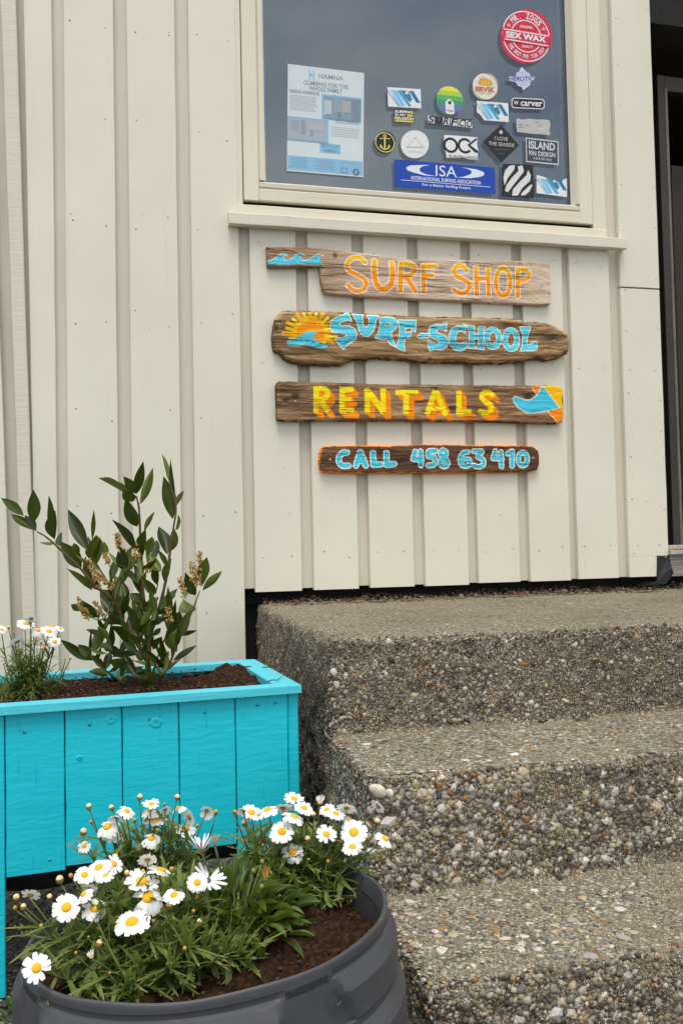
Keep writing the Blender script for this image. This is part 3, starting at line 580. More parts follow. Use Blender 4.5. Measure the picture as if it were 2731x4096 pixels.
        a = s.me.attributes.new('stain', 'FLOAT', 'POINT'); a.data.foreach_set('value', s.st.astype(np.float32)); s.me.materials.append(n.m)
    def screws(s, pts):
        for p in pts:
            c = atY(p[0], p[1], s.Y-.0012); V = [c+[0, -.0006, 0]]+[c+np.array([.0036*math.cos(t), .0004, .0036*math.sin(t)]) for t in np.linspace(0, 2*math.pi, 10, endpoint=False)]+[c+np.array([.0036*math.cos(t), .004, .0036*math.sin(t)]) for t in np.linspace(0, 2*math.pi, 10, endpoint=False)]
            mesh('screw', V, [(0, 1+(k+1) % 10, 1+k) for k in range(10)]+[(1+k, 1+(k+1) % 10, 11+(k+1) % 10, 11+k) for k in range(10)], M_SCREW, s.o)
M_SCREW = simple('zinc_screw', S(200, 200, 200), .3, 0, .001, S(120, 120, 120), 300)
mn = lambda *a: np.minimum.reduce(a)
WHITE, BLUE, ORANGE, YEL = S(240, 235, 226), S(80, 204, 226), S(252, 152, 8), S(250, 222, 10)
# 1 surf shop
o1 = [r4(*p) for p in ((147, 80), (300, 82), (500, 85), (700, 97), (800, 110), (900, 125), (1100, 150), (1250, 175), (1400, 188), (1456, 196))]+[r5(*p) for p in ((200, 196), (480, 200), (680, 210), (850, 205), (980, 210), (1100, 220), (1222, 228), (1228, 350), (1238, 480), (1230, 600), (1150, 605), (900, 590), (600, 575), (300, 565), (0, 550))]+[r4(*p) for p in ((1300, 540), (1050, 530), (900, 520), (720, 505), (660, 490), (648, 450), (640, 400), (628, 370), (635, 320), (660, 290), (668, 268), (640, 262), (520, 260), (400, 262), (200, 265), (155, 258))]
s = Sign(o1, .021, 'long weathered plank sign with three blue waves and the words SURF SHOP in orange', seed=1, dome=.06)
L = [s.stroke([r4(*p) for p in ((1030, 225), (990, 185), (940, 180), (885, 205), (868, 255), (890, 300), (960, 335), (1020, 370), (1040, 420), (1015, 465), (960, 480), (910, 460), (878, 430))], 18),
     s.stroke([r4(*p) for p in ((1115, 212), (1110, 300), (1130, 410), (1170, 458), (1220, 460), (1265, 410), (1275, 310), (1268, 232))], 24),
     s.stroke([r4(1350, 235), r4(1345, 475)], 22), s.stroke([r4(*p) for p in ((1350, 235), (1425, 236), (1475, 270), (1455, 325), (1385, 352), (1355, 352))], 20), s.stroke([r4(1395, 352), r4(1478, 480)], 21),
     s.stroke([r5(93, 258), r5(97, 482)], 21), s.stroke([r5(90, 257), r5(205, 259)], 20), s.stroke([r5(95, 342), r5(175, 340)], 19),
     s.stroke([r5(*p) for p in ((484, 288), (440, 255), (395, 258), (368, 300), (385, 340), (450, 375), (505, 412), (502, 460), (455, 500), (400, 492), (368, 470))], 20),
     s.stroke([r5(565, 268), r5(575, 512)], 20), s.stroke([r5(675, 272), r5(680, 518)], 20), s.stroke([r5(565, 370), r5(680, 366)], 19), s.ell(r5(808, 400), 65/2.24, 125/2.24, 20),
     s.stroke([r5(938, 287), r5(940, 528)], 20), s.stroke([r5(*p) for p in ((938, 287), (1010, 290), (1046, 330), (1015, 375), (942, 395))], 19)]
D = mn(*L)
wv = [(160, 212), (190, 205), (225, 185), (260, 155), (295, 140), (320, 146), (340, 165), (318, 160), (300, 170), (302, 190), (325, 203), (350, 202), (380, 185), (410, 152), (445, 139), (470, 143), (497, 160), (468, 156), (450, 168), (454, 190), (480, 205), (510, 204), (545, 188), (580, 163), (610, 148), (640, 153), (665, 170), (635, 165), (617, 178), (622, 205), (640, 235), (664, 254), (600, 246), (520, 240), (400, 243), (250, 243), (165, 247)]
Wv = s.poly([r4(*p) for p in wv]); wt = s.stroke([r4(*p) for p in wv[:32]], 3, False)
s.layer(np.minimum(D-8*s.K, wt), WHITE); s.layer(Wv+1.5*s.K, BLUE)
zt, zb = s.w(r5(400, 250))[1], s.w(r5(400, 400))[1]
s.layer(D, ORANGE, S(255, 196, 8), (zb+.01, zt)); s.layer(mn(*[s.stroke(l_, 1.8) for l_ in (A4([(1040, 148), (1200, 200), (1330, 186)]), A5([(470, 200), (490, 240), (520, 262)]), A4([(690, 180), (740, 200), (800, 205)]), A4([(680, 330), (760, 300), (770, 280)]), A4([(700, 420), (800, 440), (860, 470)]))]), S(60, 42, 30))
s.stain(r4(760, 160), 26, 34, .9); s.stain(r4(165, 175), 10, 12, .9); s.stain(r4(158, 90), 12, 14, .8); s.stain(r5(490, 230), 14, 40, .7); s.stain(r5(960, 235), 30, 14, .5)
s.finish([S(150, 122, 96), S(206, 182, 156), S(232, 216, 196), S(176, 146, 118)], xt=(s.w(r4(450, 200))[0], s.w(r4(1250, 200))[0], S(118, 84, 54), S(178, 142, 104))); s.screws([r4(818, 345), r5(1153, 432)])
# 2 surf school
o2 = [r4(*p) for p in ((290, 650), (430, 645), (600, 655), (800, 665), (1000, 668), (1200, 680), (1400, 695))]+[r5(*p) for p in ((0, 698), (200, 702), (400, 705), (600, 708), (850, 715), (980, 730), (1010, 755), (1100, 750), (1200, 765), (1280, 790), (1350, 830), (1390, 860), (1410, 920), (1415, 980), (1395, 1040), (1350, 1050), (1320, 1080), (1230, 1095), (1100, 1085), (1000, 1105), (850, 1120), (700, 1120), (600, 1125), (450, 1120), (300, 1115), (150, 1110), (0, 1102))]+[r4(*p) for p in ((1300, 1085), (1150, 1075), (1050, 1090), (950, 1090), (870, 1110), (830, 1140), (700, 1140), (500, 1135), (380, 1115), (310, 1080), (270, 1030), (220, 1010), (205, 950), (200, 880), (215, 780), (230, 710), (260, 675))]
s = Sign(o2, .034, 'rounded brown driftwood sign with a rising sun and blue SURF-SCHOOL lettering', seed=2, rough=.0012, dome=.8)
let = [s.poly(A4([(875, 670), (905, 750), (880, 738), (845, 745), (800, 762), (795, 788), (830, 800), (885, 795), (932, 820), (950, 862), (940, 910), (900, 940), (860, 965), (835, 1000), (765, 912), (800, 905), (850, 897), (872, 880), (850, 862), (800, 852), (740, 842), (722, 800), (730, 755), (780, 715), (830, 702)])),
       s.poly(A4([(920, 688), (1010, 695), (1000, 715), (1010, 790), (1040, 812), (1065, 790), (1070, 740), (1055, 695), (1150, 705), (1125, 740), (1105, 830), (1060, 880), (1020, 880), (980, 840), (962, 760)])),
       np.maximum(s.poly(A4([(1165, 725), (1230, 713), (1290, 725), (1317, 760), (1305, 812), (1258, 848), (1292, 975), (1250, 950), (1215, 880), (1205, 915), (1125, 895), (1152, 860), (1170, 780)])), -s.poly(A4([(1212, 762), (1258, 762), (1262, 788), (1206, 800)]))),
       s.poly(A4([(1330, 740), (1400, 745), (1485, 743), (1475, 842), (1435, 802), (1390, 808), (1385, 858), (1445, 843), (1420, 900), (1385, 893), (1370, 960), (1382, 1015), (1308, 985), (1335, 920), (1345, 830)])),
       s.poly(A5([(45, 890), (80, 860), (105, 870), (145, 862), (130, 900), (100, 895), (70, 905)])),
       s.poly(A5([(300, 762), (298, 835), (270, 815), (225, 812), (202, 832), (225, 860), (280, 880), (312, 930), (300, 975), (250, 1005), (190, 1000), (150, 1015), (135, 925), (170, 950), (220, 963), (243, 945), (220, 922), (165, 890), (145, 840), (165, 795), (220, 780), (260, 790)])),
       s.poly(A5([(465, 775), (470, 850), (440, 832), (402, 842), (377, 880), (382, 930), (410, 958), (450, 950), (480, 935), (475, 985), (430, 1015), (370, 1000), (330, 950), (325, 880), (350, 820), (400, 795), (440, 800)])),
       s.poly(A5([(485, 790), (560, 795), (548, 820), (548, 868), (595, 868), (595, 800), (650, 800), (635, 830), (630, 940), (640, 1000), (570, 990), (595, 960), (595, 902), (548, 902), (548, 960), (560, 990), (495, 985), (510, 950), (510, 840)])),
       s.ell(r5(720, 900), 54/2.24, 78/2.24, 20), s.ell(r5(880, 915), 54/2.24, 84/2.24, 20),
       s.poly(A5([(960, 805), (1048, 802), (1035, 850), (1020, 920), (1015, 965), (1060, 960), (1080, 935), (1115, 935), (1100, 1010), (965, 1015), (985, 960), (990, 870)]))]
D = mn(*let)-2*s.K
rays = []
for k, a in enumerate(np.linspace(-192, 22, 16)):
    t = R(a); r1 = 215+(18 if k % 2 else 0)-(34 if k in (0, 15) else 0); c = (545, 868)
    rays.append(s.bar(r4(c[0]+100*math.cos(t), c[1]+100*math.sin(t)*.92), r4(c[0]+r1*1.12*math.cos(t), c[1]+r1*math.sin(t)*.95), 17 if k % 2 else 12))
ry1, ry2 = mn(*rays[1::2]), mn(*rays[0::2])
disc = s.ell(r4(545, 862), 60/2.24, 55/2.24, 62); disc = np.minimum(disc, s.ell(r4(545, 862), 2, 2, 70)); halo = disc-34*s.K
wav = s.poly(A4([(330, 925), (400, 905), (450, 880), (500, 845), (550, 838), (590, 848), (607, 865), (578, 866), (565, 888), (580, 915), (620, 935), (680, 960), (710, 975), (660, 992), (580, 985), (500, 955), (430, 970), (340, 965)]))
below = (s.w(r4(545, 950))[1]-s.P[:, 1])
s.layer(np.maximum(ry2, below), S(248, 222, 20)); s.layer(np.maximum(halo, below), S(250, 200, 20)); s.layer(np.maximum(ry1, below), S(250, 180, 12)); s.layer(np.maximum(disc, below), S(250, 158, 20)); s.layer(D-7*s.K, WHITE); s.layer(np.minimum(D, wav), S(92, 210, 230))
lines = [A4([(225, 745), (700, 775), (1200, 768)])+A5([(300, 815), (900, 850), (1405, 885)]), A4([(215, 905), (500, 925), (760, 962), (1000, 905), (1200, 915)])+A5([(100, 890), (700, 930), (1385, 972)]), A4([(600, 1000), (900, 985), (1150, 1015), (1450, 1045)])]
Qn = np.stack([s.P[:, 0], s.P[:, 1], s.P[:, 0]*0], 1)
s.layer(mn(*[s.stroke(l_, 2.2) for l_ in lines])+.0009*fbm(Qn, 90, 3, 7), S(40, 26, 16)); s.layer(s.edge-.002-.005*fbm(Qn, 45, 4, 9), S(96, 72, 48))
s.stain(r4(1060, 915), 120, 22, 1.0); s.stain(r5(1230, 890), 130, 55, .9); s.stain(r4(235, 810), 22, 45, 1); s.stain(r4(330, 770), 70, 90, .5); s.stain(r5(155, 1085), 24, 20, .8); s.stain(r4(560, 1010), 200, 30, .45)
s.finish([S(82, 60, 38), S(156, 124, 84), S(202, 170, 126), S(100, 74, 48)], worm=True); s.screws([r4(288, 860), r5(1265, 925)])
# 3 rentals
o3 = A4([(260, 1287), (500, 1290), (800, 1300), (1000, 1308), (1200, 1312), (1440, 1316)])+A5([(0, 1315), (500, 1320), (900, 1325), (1250, 1325), (1330, 1335), (1348, 1380), (1340, 1450), (1352, 1520), (1350, 1600), (1340, 1655), (1300, 1667), (1100, 1662), (700, 1650), (300, 1645), (0, 1643)])+A4([(1400, 1640), (800, 1640), (300, 1642), (240, 1630), (237, 1500), (232, 1330), (240, 1300)])
s = Sign(o3, .028, 'dark brown plank sign with yellow RENTALS lettering and a blue fin on its right end', seed=3, dome=.15)
A6 = lambda L_: [r6(*p) for p in L_]
def lett(dx, dy):
    g6 = lambda x, y: r6(x+dx, y+dy); g5 = lambda x, y: r5(x+dx, y+dy)
    b6 = lambda a, b, h=24: s.bar(g6(*a), g6(*b), h); b5 = lambda a, b, h=24: s.bar(g5(*a), g5(*b), h)
    return mn(b6((592, 98), (592, 334)), s.stroke([g6(*p) for p in ((597, 122), (660, 122), (692, 150), (690, 190), (655, 213), (597, 218))], 23), b6((630, 212), (700, 332), 23),
        b6((823, 105), (825, 337)), b6((800, 130), (925, 131)), b6((820, 213), (912, 218), 20), b6((820, 313), (930, 316)),
        b6((1048, 116), (1050, 333)), b6((1190, 118), (1192, 342)), b6((1040, 122), (1196, 336), 26), b6((1303, 153), (1505, 155), 22), b6((1397, 150), (1397, 350), 26),
        b5((200, 1372), (125, 1590), 25), b5((205, 1372), (300, 1592), 25), b5((160, 1532), (270, 1532), 17), b5((413, 1370), (413, 1585), 25), b5((392, 1562), (525, 1562), 21),
        s.stroke([g5(*p) for p in ((712, 1408), (680, 1390), (630, 1395), (614, 1430), (640, 1465), (690, 1492), (705, 1530), (685, 1562), (640, 1568), (604, 1556))], 22))
D = lett(0, 0); SH = mn(*[lett(46*k/6, 50*k/6) for k in range(1, 7)])
fin = s.poly(A5([(900, 1445), (915, 1425), (960, 1440), (1010, 1460), (1060, 1455), (1110, 1420), (1160, 1330), (1310, 1525), (1200, 1550), (1100, 1570), (1030, 1570), (950, 1530), (905, 1470)]))
org_ = mn(s.poly(A5([(1060, 1320), (1155, 1325), (1110, 1415), (1075, 1360)])), s.poly(A5([(1200, 1550), (1300, 1520), (1365, 1560), (1360, 1670), (1300, 1670)]))); yl = s.poly(A5([(1165, 1320), (1365, 1320), (1365, 1590), (1310, 1525)]))
wl_ = mn(s.stroke([r5(1060, 1322), r5(1075, 1360), r5(1110, 1418)], 3), s.stroke([r5(1200, 1550), r5(1300, 1665)], 3))
s.layer(np.minimum(SH, org_), S(248, 140, 14)); s.layer(D, S(250, 226, 12)); s.layer(yl, S(250, 190, 10)); s.layer(np.minimum(fin-7*s.K, wl_), WHITE); s.layer(fin, S(70, 198, 222))
Qn = np.stack([s.P[:, 0], s.P[:, 1], s.P[:, 0]*0], 1)
s.layer(mn(*[s.stroke(l_, 1.6) for l_ in (A4([(700, 1560), (1100, 1570), (1440, 1555)])+A5([(300, 1570), (700, 1560)]), A4([(245, 1500), (420, 1480), (560, 1490)]), A5([(780, 1600), (1000, 1610), (1250, 1600)]), A5([(800, 1380), (900, 1370), (980, 1395)]))])+.0009*fbm(Qn, 90, 3, 7), S(44, 30, 20)); s.layer(s.edge-.0004-.003*fbm(Qn, 50, 4, 9), S(84, 62, 44))
s.stain(r4(410, 1415), 60, 40, 1.1); s.stain(r4(315, 1455), 45, 26, 1.0); s.stain(r4(500, 1420), 80, 22, .6); s.stain(r4(330, 1370), 110, 60, .5); s.stain(r4(400, 1530), 190, 60, .5); s.stain(r5(1030, 1425), 52, 34, 1.2); s.stain(r5(210, 1350), 40, 25, .7); s.stain(r5(60, 1470), 80, 18, .9); s.stain(r4(235, 1450), 12, 140, .8)
s.finish([S(74, 52, 36), S(152, 116, 80), S(200, 168, 130), S(84, 58, 40)]); s.screws([r4(407, 1467), r5(835, 1490)])
# 4 call
o4 = A6([(665, 637), (800, 632), (1000, 628), (1250, 635), (1400, 625), (1456, 624)])+A5([(100, 1852), (500, 1858), (800, 1862), (1000, 1862), (1080, 1870), (1125, 1905), (1138, 1950), (1138, 2030), (1120, 2080), (1060, 2095), (900, 2105), (600, 2105), (300, 2110), (0, 2108)])+A6([(1400, 880), (1000, 880), (750, 875), (655, 870), (625, 830), (620, 780), (625, 700), (640, 660)])
s = Sign(o4, .023, 'smallest sign, dark plank edged in orange with a blue phone number', seed=4, dome=.25, rough=.0002)
k6 = lambda L_, h=20, sm=True: s.stroke(A6(L_), h, sm)
k5 = lambda L_, h=20, sm=True: s.stroke(A5(L_), h, sm)
D = mn(k6([(868, 695), (835, 695), (800, 730), (798, 780), (830, 812), (882, 812)]), k6([(948, 812), (985, 692)]), k6([(990, 692), (1036, 812)]), k6([(965, 775), (1020, 775)], 15), k6([(1100, 698), (1105, 805), (1166, 800)], 21, False), k6([(1220, 698), (1222, 805), (1290, 796)], 21, False),
       k6([(1478, 686), (1458, 752), (1536, 758)], 18, False), k6([(1525, 686), (1531, 806)], 20), k5([(205, 1912), (145, 1915), (140, 1960), (185, 1965), (202, 2000), (188, 2035), (140, 2042)], 18), s.ell(r5(272, 1932), 27/2.24, 26/2.24, 17), s.ell(r5(280, 2018), 34/2.24, 34/2.24, 17),
       k5([(492, 1922), (450, 1932), (425, 1980), (432, 2030), (470, 2050), (510, 2030), (505, 1990), (465, 1985), (432, 2000)], 17), k5([(545, 1915), (620, 1918), (585, 1962), (632, 1990), (632, 2035), (590, 2055), (550, 2042)], 17),
       k5([(738, 1915), (722, 1978), (800, 1982)], 18, False), k5([(790, 1925), (796, 2050)], 19), k5([(852, 1935), (890, 1917), (890, 2046)], 19, False), s.ell(r5(985, 1985), 40/2.24, 58/2.24, 19))
s.layer(s.edge-(.0028+.0022*fbm(np.stack([s.P[:, 0], s.P[:, 1], s.P[:, 0]*0], 1), 60, 3, 5)), S(240, 130, 14)); s.layer(D-8*s.K, S(236, 234, 226)); s.layer(D, S(76, 204, 224))
s.stain(r5(800, 1890), 40, 20, .8); s.stain(r5(1030, 1900), 60, 24, .6); s.stain(r6(1250, 850), 60, 14, .6)
s.finish([S(52, 36, 26), S(100, 70, 48), S(138, 104, 74), S(70, 48, 34)]); s.screws([r6(718, 757), r5(1078, 1975)])

# ------------------------------------------------------------------ stickers and poster on the window
r2 = z4(1450, 0, 1.742); r1 = z4(900, 0, 1.742)
YST = YG-.0006
def gw_(p, Y=YST): q_ = atY(*p, Y); return np.array([q_[0], q_[2]])
class Stk:
    def __init__(s, name, label, pts, c, Y=YST, cat='sticker', group='stickers on the shop window', rough=.35, zf=r2):
        s.Y = Y; s.zf = zf; G = np.array([gw_(zf(*p), Y) for p in pts]); ctr = G.mean(0); s.c = np.array([ctr[0], Y, ctr[1]]); k = len(G); s.lv = 0
        V = [(x, Y, z) for x, z in G]+[(x, Y+.0005, z) for x, z in G]
        s.o = mesh(name, V, [tuple(range(k)), tuple(range(2*k-1, k-1, -1))]+[(i, (i+1) % k, k+(i+1) % k, k+i) for i in range(k)], flat(c, rough), at=s.c); tag(s.o, label, cat, group)
    def y(s): s.lv += 1; return s.Y-.00022*s.lv
    def poly(s, pts, c, name='print', raw=False):
        y = s.y(); G = [p if raw else gw_(s.zf(*p), s.Y) for p in pts]; return mesh(name, [(g_[0], y, g_[1]) for g_ in G], [tuple(range(len(G)))], flat(c), s.o)
    def ring(s, c, r0, r1_, col, a0=0, a1=360, name='print'):
        y = s.y(); n_ = 40; V = []
        for t in np.linspace(R(a0), R(a1), n_+1):
            for r_ in (r0, r1_): V.append((c[0]+r_*math.cos(t), y, c[1]+r_*math.sin(t)))
        return mesh(name, V, grid_faces(n_+1, 2), flat(col), s.o)
    def text(s, t, quad, c, bold=.0, name='lettering'):
        """quad: zoom coords of the text box: top-left, top-right, bottom-right, bottom-left"""
        y = s.y(); U, Fc = glyphs(t, bold); Q = [gw_(s.zf(*p), s.Y) for p in quad]
        V = []
        for a, b in U: p = (Q[0]*(1-a)+Q[1]*a)*b+(Q[3]*(1-a)+Q[2]*a)*(1-b); V.append((p[0], y, p[1]))
        return mesh(name, V, Fc, flat(c), s.o)
    def arc(s, t, c, r, h, a0, a1, col, bold=.02, inner=False):
        y = s.y(); q_ = MB(); n_ = len(t)
        for i, ch in enumerate(t):
            if ch == ' ': continue
            a = R(a0+(a1-a0)*(i+.5)/n_); U, Fc = glyphs(ch, bold); w_ = abs(R(a1-a0))/n_*r*.86*(.3 if ch in '.,I' else 1); hh_ = .22 if ch == '.' else 1.
            V = []
            for u_, v_ in U:
                if not inner: e_r = np.array([math.cos(a), math.sin(a)]); e_t = np.array([math.sin(a), -math.cos(a)])
                else: e_r = -np.array([math.cos(a), math.sin(a)]); e_t = np.array([-math.sin(a), math.cos(a)])
                cc = c+np.array([math.cos(a), math.sin(a)])*r; p = cc+e_t*(u_-.5)*w_+e_r*(v_*hh_-.5)*h; V.append((p[0], y, p[1]))
            q_.add(V, Fc)
        return q_.build('lettering', flat(col), s.o)
_gl = {}
def glyphs(t, bold):
    k = (t, bold)
    if k not in _gl:
        cu = bpy.data.curves.new('t', 'FONT'); cu.body = t; cu.offset = bold; cu.resolution_u = 3; to = bpy.data.objects.new('t', cu); sc_t.collection.objects.link(to); vl = sc_t.view_layers[0]; vl.update(); dg_ = vl.depsgraph; dg_.update()
        me = to.evaluated_get(dg_).to_mesh(); V = np.array([v.co[:2] for v in me.vertices]); Fc = [tuple(p.vertices) for p in me.polygons]; to.evaluated_get(dg_).to_mesh_clear(); bpy.data.objects.remove(to); bpy.data.curves.remove(cu)
        lo_, hi = V.min(0), V.max(0); _gl[k] = ((V-lo_)/(hi-lo_), Fc)
    return _gl[k]
sc_t = bpy.data.scenes.new('text_scratch')
rect = lambda x0, y0, x1, y1, sk=0: [(x0, y0), (x1, y0+sk), (x1, y1+sk), (x0, y1)]
def circ(cx, cy, rx, ry, n=40): return [(cx+rx*math.cos(t), cy+ry*math.sin(t)) for t in np.linspace(0, 2*math.pi, n, endpoint=False)]
K_, W_, RED = S(22, 22, 24), S(228, 230, 228), S(214, 30, 70)
def wc_(z, x, y): return gw_(z(x, y))
# red round sticker
t = Stk('round_sticker', 'large round red sticker with white rings in the upper right of the window', circ(1138, 253, 178, 188, 56), RED)
c = wc_(r2, 1138, 253); rr = abs(wc_(r2, 1316, 253)[0]-c[0])*1.0
t.ring(c, rr*.885, rr*.925, W_); t.ring(c, rr*.555, rr*.595, W_, 12, 168); t.ring(c, rr*.555, rr*.595, W_, 192, 348)
t.arc('MR. ZOGS', c, rr*.74, rr*.21, 140, 40, W_, .03); t.arc('THE BEST FOR YOUR SHOW', c, rr*.745, rr*.15, 208, 332, W_, .02, True)
t.poly(rect(983, 205, 1290, 226, 48), W_); 
t.poly(rect(972, 192, 1303, 282, 54), RED); t.poly(rect(980, 199, 1296, 207, 50), W_); t.poly(rect(986, 268, 1290, 276, 50), W_)
t.text('SEX WAX', [(994, 216), (1275, 258), (1275, 300), (994, 262)], W_, .045); t.text('ORIGINAL', [(1092, 176), (1182, 186), (1182, 206), (1092, 196)], W_, .02); t.text('QUALITY', [(1105, 312), (1185, 322), (1185, 345), (1105, 335)], W_, .02)
t.text('*', [(1000, 165), (1028, 168), (1028, 192), (1000, 190)], W_); t.text('*', [(1242, 192), (1268, 195), (1268, 218), (1242, 215)], W_)
# cream sun sticker
t = Stk('round_sticker', 'round cream sticker with an orange half sun above the word ERVIK', circ(852, 602, 90, 94), S(222, 224, 205)); c = wc_(r2, 852, 602); rr = abs(wc_(r2, 942, 602)[0]-c[0])
t.ring(c, rr*.955, rr*1.0, S(150, 52, 30)); c2 = wc_(r2, 852, 594)
for a in np.linspace(8, 172, 15): v_ = np.array([math.cos(R(a)), math.sin(R(a))]); n2 = np.array([-v_[1], v_[0]]); t.lv = 1; t.poly([c2+v_*rr*.40+n2*rr*.05, c2+v_*rr*.40-n2*rr*.05, c2+v_*rr*(.72 if int(a) % 2 else .64)], S(214, 140, 40), raw=True)
t.lv = 2; t.ring(c2, 0, rr*.42, S(232, 170, 40), 0, 180); t.text('ERVIK', [(783, 602), (920, 608), (922, 646), (785, 636)], S(200, 104, 48), .04); t.text('SURF - SHOP', [(815, 644), (895, 650), (895, 660), (815, 654)], S(120, 110, 90))
# yoga sticker
bands = [S(232, 226, 60), S(176, 206, 72), S(88, 178, 92), S(60, 150, 120), S(92, 120, 176), S(120, 92, 178)]
t = Stk('round_sticker', 'round green and yellow sticker with a white house and the word YOGA', circ(607, 700, 93, 97), bands[2]); c = wc_(r2, 607, 700); rr = abs(wc_(r2, 700, 700)[0]-c[0])*.985; zs = np.linspace(1, -1, 7); y = t.y()
for i in range(6):
    za, zb_ = zs[i], zs[i+1]; pts = []
    for z_ in np.linspace(za, zb_, 7): pts.append((c[0]-rr*math.sqrt(max(0, 1-z_*z_)), c[1]+rr*z_*1.03))
    for z_ in np.linspace(zb_, za, 7): pts.append((c[0]+rr*math.sqrt(max(0, 1-z_*z_)), c[1]+rr*z_*1.03))
    t.lv = 1; t.poly(pts, bands[i], raw=True)
t.poly([(575, 712), (600, 686), (634, 716), (638, 795), (618, 798), (598, 796), (578, 788)], W_); t.poly(circ(605, 716, 12, 13, 16), S(40, 60, 70)); t.text('YOGA', [(584, 762), (630, 768), (630, 782), (584, 776)], S(50, 50, 60), .02)
# surf shop mountain stickers (three)
def mountain(pts, dx, dy, lab, k=1.):
    t = Stk('mountain_sticker', lab, pts, W_); f = lambda L_: [(dx+(x-172)*k, dy+(y-607)*k) for x, y in L_]; t.lv = 0
    t.poly(f([(190, 624), (210, 626), (272, 740), (258, 742), (240, 722)]), S(150, 208, 236)); t.lv = 0
    t.poly(f([(212, 627), (236, 632), (296, 735), (272, 740)]), S(120, 192, 230)); t.lv = 0; t.poly(f([(238, 632), (262, 628), (342, 742), (318, 742)]), S(58, 164, 210)); t.lv = 0; t.poly(f([(264, 628), (285, 660), (306, 690), (330, 715), (345, 690), (322, 640), (300, 632)]), S(60, 128, 150))
    t.poly(f([(290, 655), (306, 634), (326, 655), (312, 652), (304, 660), (298, 652)]), W_); t.lv = 1; t.poly(f([(322, 633), (352, 634), (402, 716), (374, 716)]), S(0, 122, 176)); t.text('ERVIK SURFSHOP', f([(174, 622), (258, 738), (246, 744), (172, 640)]), S(70, 130, 160)); return t
mountain([(172, 607), (403, 621), (408, 755), (178, 742)], 172, 607, 'complete blue mountain sticker above the small black slogan sticker')
mountain([(793, 702), (1013, 720), (1017, 850), (845, 838), (820, 800), (795, 782)], 793, 702, 'blue mountain sticker with a torn lower left corner, below the cream sun sticker', .96)
mountain([(1210, 1218), (1255, 1230), (1300, 1250), (1345, 1262), (1385, 1268), (1398, 1250), (1420, 1243), (1422, 1373), (1210, 1345)], 1210, 1226, 'blue mountain sticker torn along its top in the bottom right corner of the window', .92)
# slogan sticker
t = Stk('slogan_sticker', 'small black sticker reading SURFING IS MY RELIGION with a yellow stripe', [(218, 760), (355, 768), (357, 858), (222, 850)], K_)
t.text('SURFING', [(224, 766), (350, 773), (350, 792), (224, 785)], W_, .04); t.text('IS MY', [(226, 790), (302, 795), (302, 812), (226, 807)], W_, .04); t.poly(rect(308, 796, 350, 814, 2), S(200, 190, 40)); t.text('RELIGION', [(224, 812), (352, 820), (352, 840), (224, 832)], W_, .04); t.poly(rect(224, 836, 352, 848, 7), S(214, 204, 40))
# surfco
t = Stk('lettering_sticker', 'clear strip sticker with black brush letters SURFCO', [(452, 808), (768, 832), (770, 892), (448, 866)], S(66, 74, 88), rough=.2)
for k, ch in enumerate('SURFCO'):
    x = 457+k*53; y_ = 803+k*6.5
    if ch != 'U': t.lv = 0; t.poly(rect(x-4, y_+2, x+42, y_+52, 5), S(206, 208, 208), 'print')
    t.lv = 1; t.text(ch, [(x+6, y_+2), (x+46, y_+6), (x+34, y_+54), (x-4, y_+50)], S(8, 8, 10), .02)
# carver
def rr_(x0, y0, x1, y1, r_, sk=0, n=6):
    P_ = []
    for (cx, cy, a) in ((x1-r_, y0+r_, -90), (x1-r_, y1-r_, 0), (x0+r_, y1-r_, 90), (x0+r_, y0+r_, 180)):
        for t_ in np.linspace(a, a+90, n): x = cx+r_*math.cos(R(t_)); P_.append((x, cy+r_*math.sin(R(t_))+sk*(x-x0)/(x1-x0)))
    return P_
t = Stk('badge_sticker', 'black rounded badge sticker with a white border and white word carver', rr_(1035, 680, 1266, 752, 24, 10), W_)
t.poly(rr_(1041, 686, 1260, 746, 20, 10), K_); t.text('carver', [(1098, 706), (1250, 712), (1250, 744), (1098, 738)], W_, .02); t.text('W', [(1050, 702), (1084, 704), (1084, 732), (1050, 730)], W_, .02)
# torn blank sticker
t = Stk('torn_sticker', 'torn blank greyish white sticker below the carver badge', [(1068, 828), (1085, 824), (1110, 834), (1160, 826), (1210, 834), (1260, 832), (1300, 838), (1306, 870), (1300, 905), (1304, 942), (1240, 935), (1180, 932), (1120, 925), (1074, 918), (1070, 880)], S(186, 186, 182), rough=.6)
for k in range(9): x = 1075+random.random()*190; y_ = 842+random.random()*66; t.lv = 0; t.poly(rect(x, y_, x+18+random.random()*22, y_+4+random.random()*9, 2), random.choice([S(150, 150, 148), S(205, 205, 200), S(120, 122, 126)]))
# anchor
t = Stk('round_sticker', 'small round black sticker with a yellow anchor and ring', circ(155, 992, 74, 78), K_); c = wc_(r2, 155, 992); rr = abs(wc_(r2, 229, 992)[0]-c[0]); YE = S(226, 214, 110); t.ring(c, rr*.84, rr*.92, YE); t.lv = 0
t.poly(rect(149, 958, 159, 1040), YE); t.lv = 1; t.poly(rect(118, 962, 192, 967, 2), YE); t.lv = 0; c3 = wc_(r2, 154, 948); t.ring(c3, rr*.08, rr*.15, YE); t.lv = 2; c3 = wc_(r2, 154, 1004); t.ring(c3, rr*.42, rr*.52, YE, 200, 340); t.lv = 1; t.poly([(122, 1005), (138, 1020), (120, 1028)], YE); t.lv = 1; t.poly([(186, 1007), (190, 1030), (172, 1022)], YE)
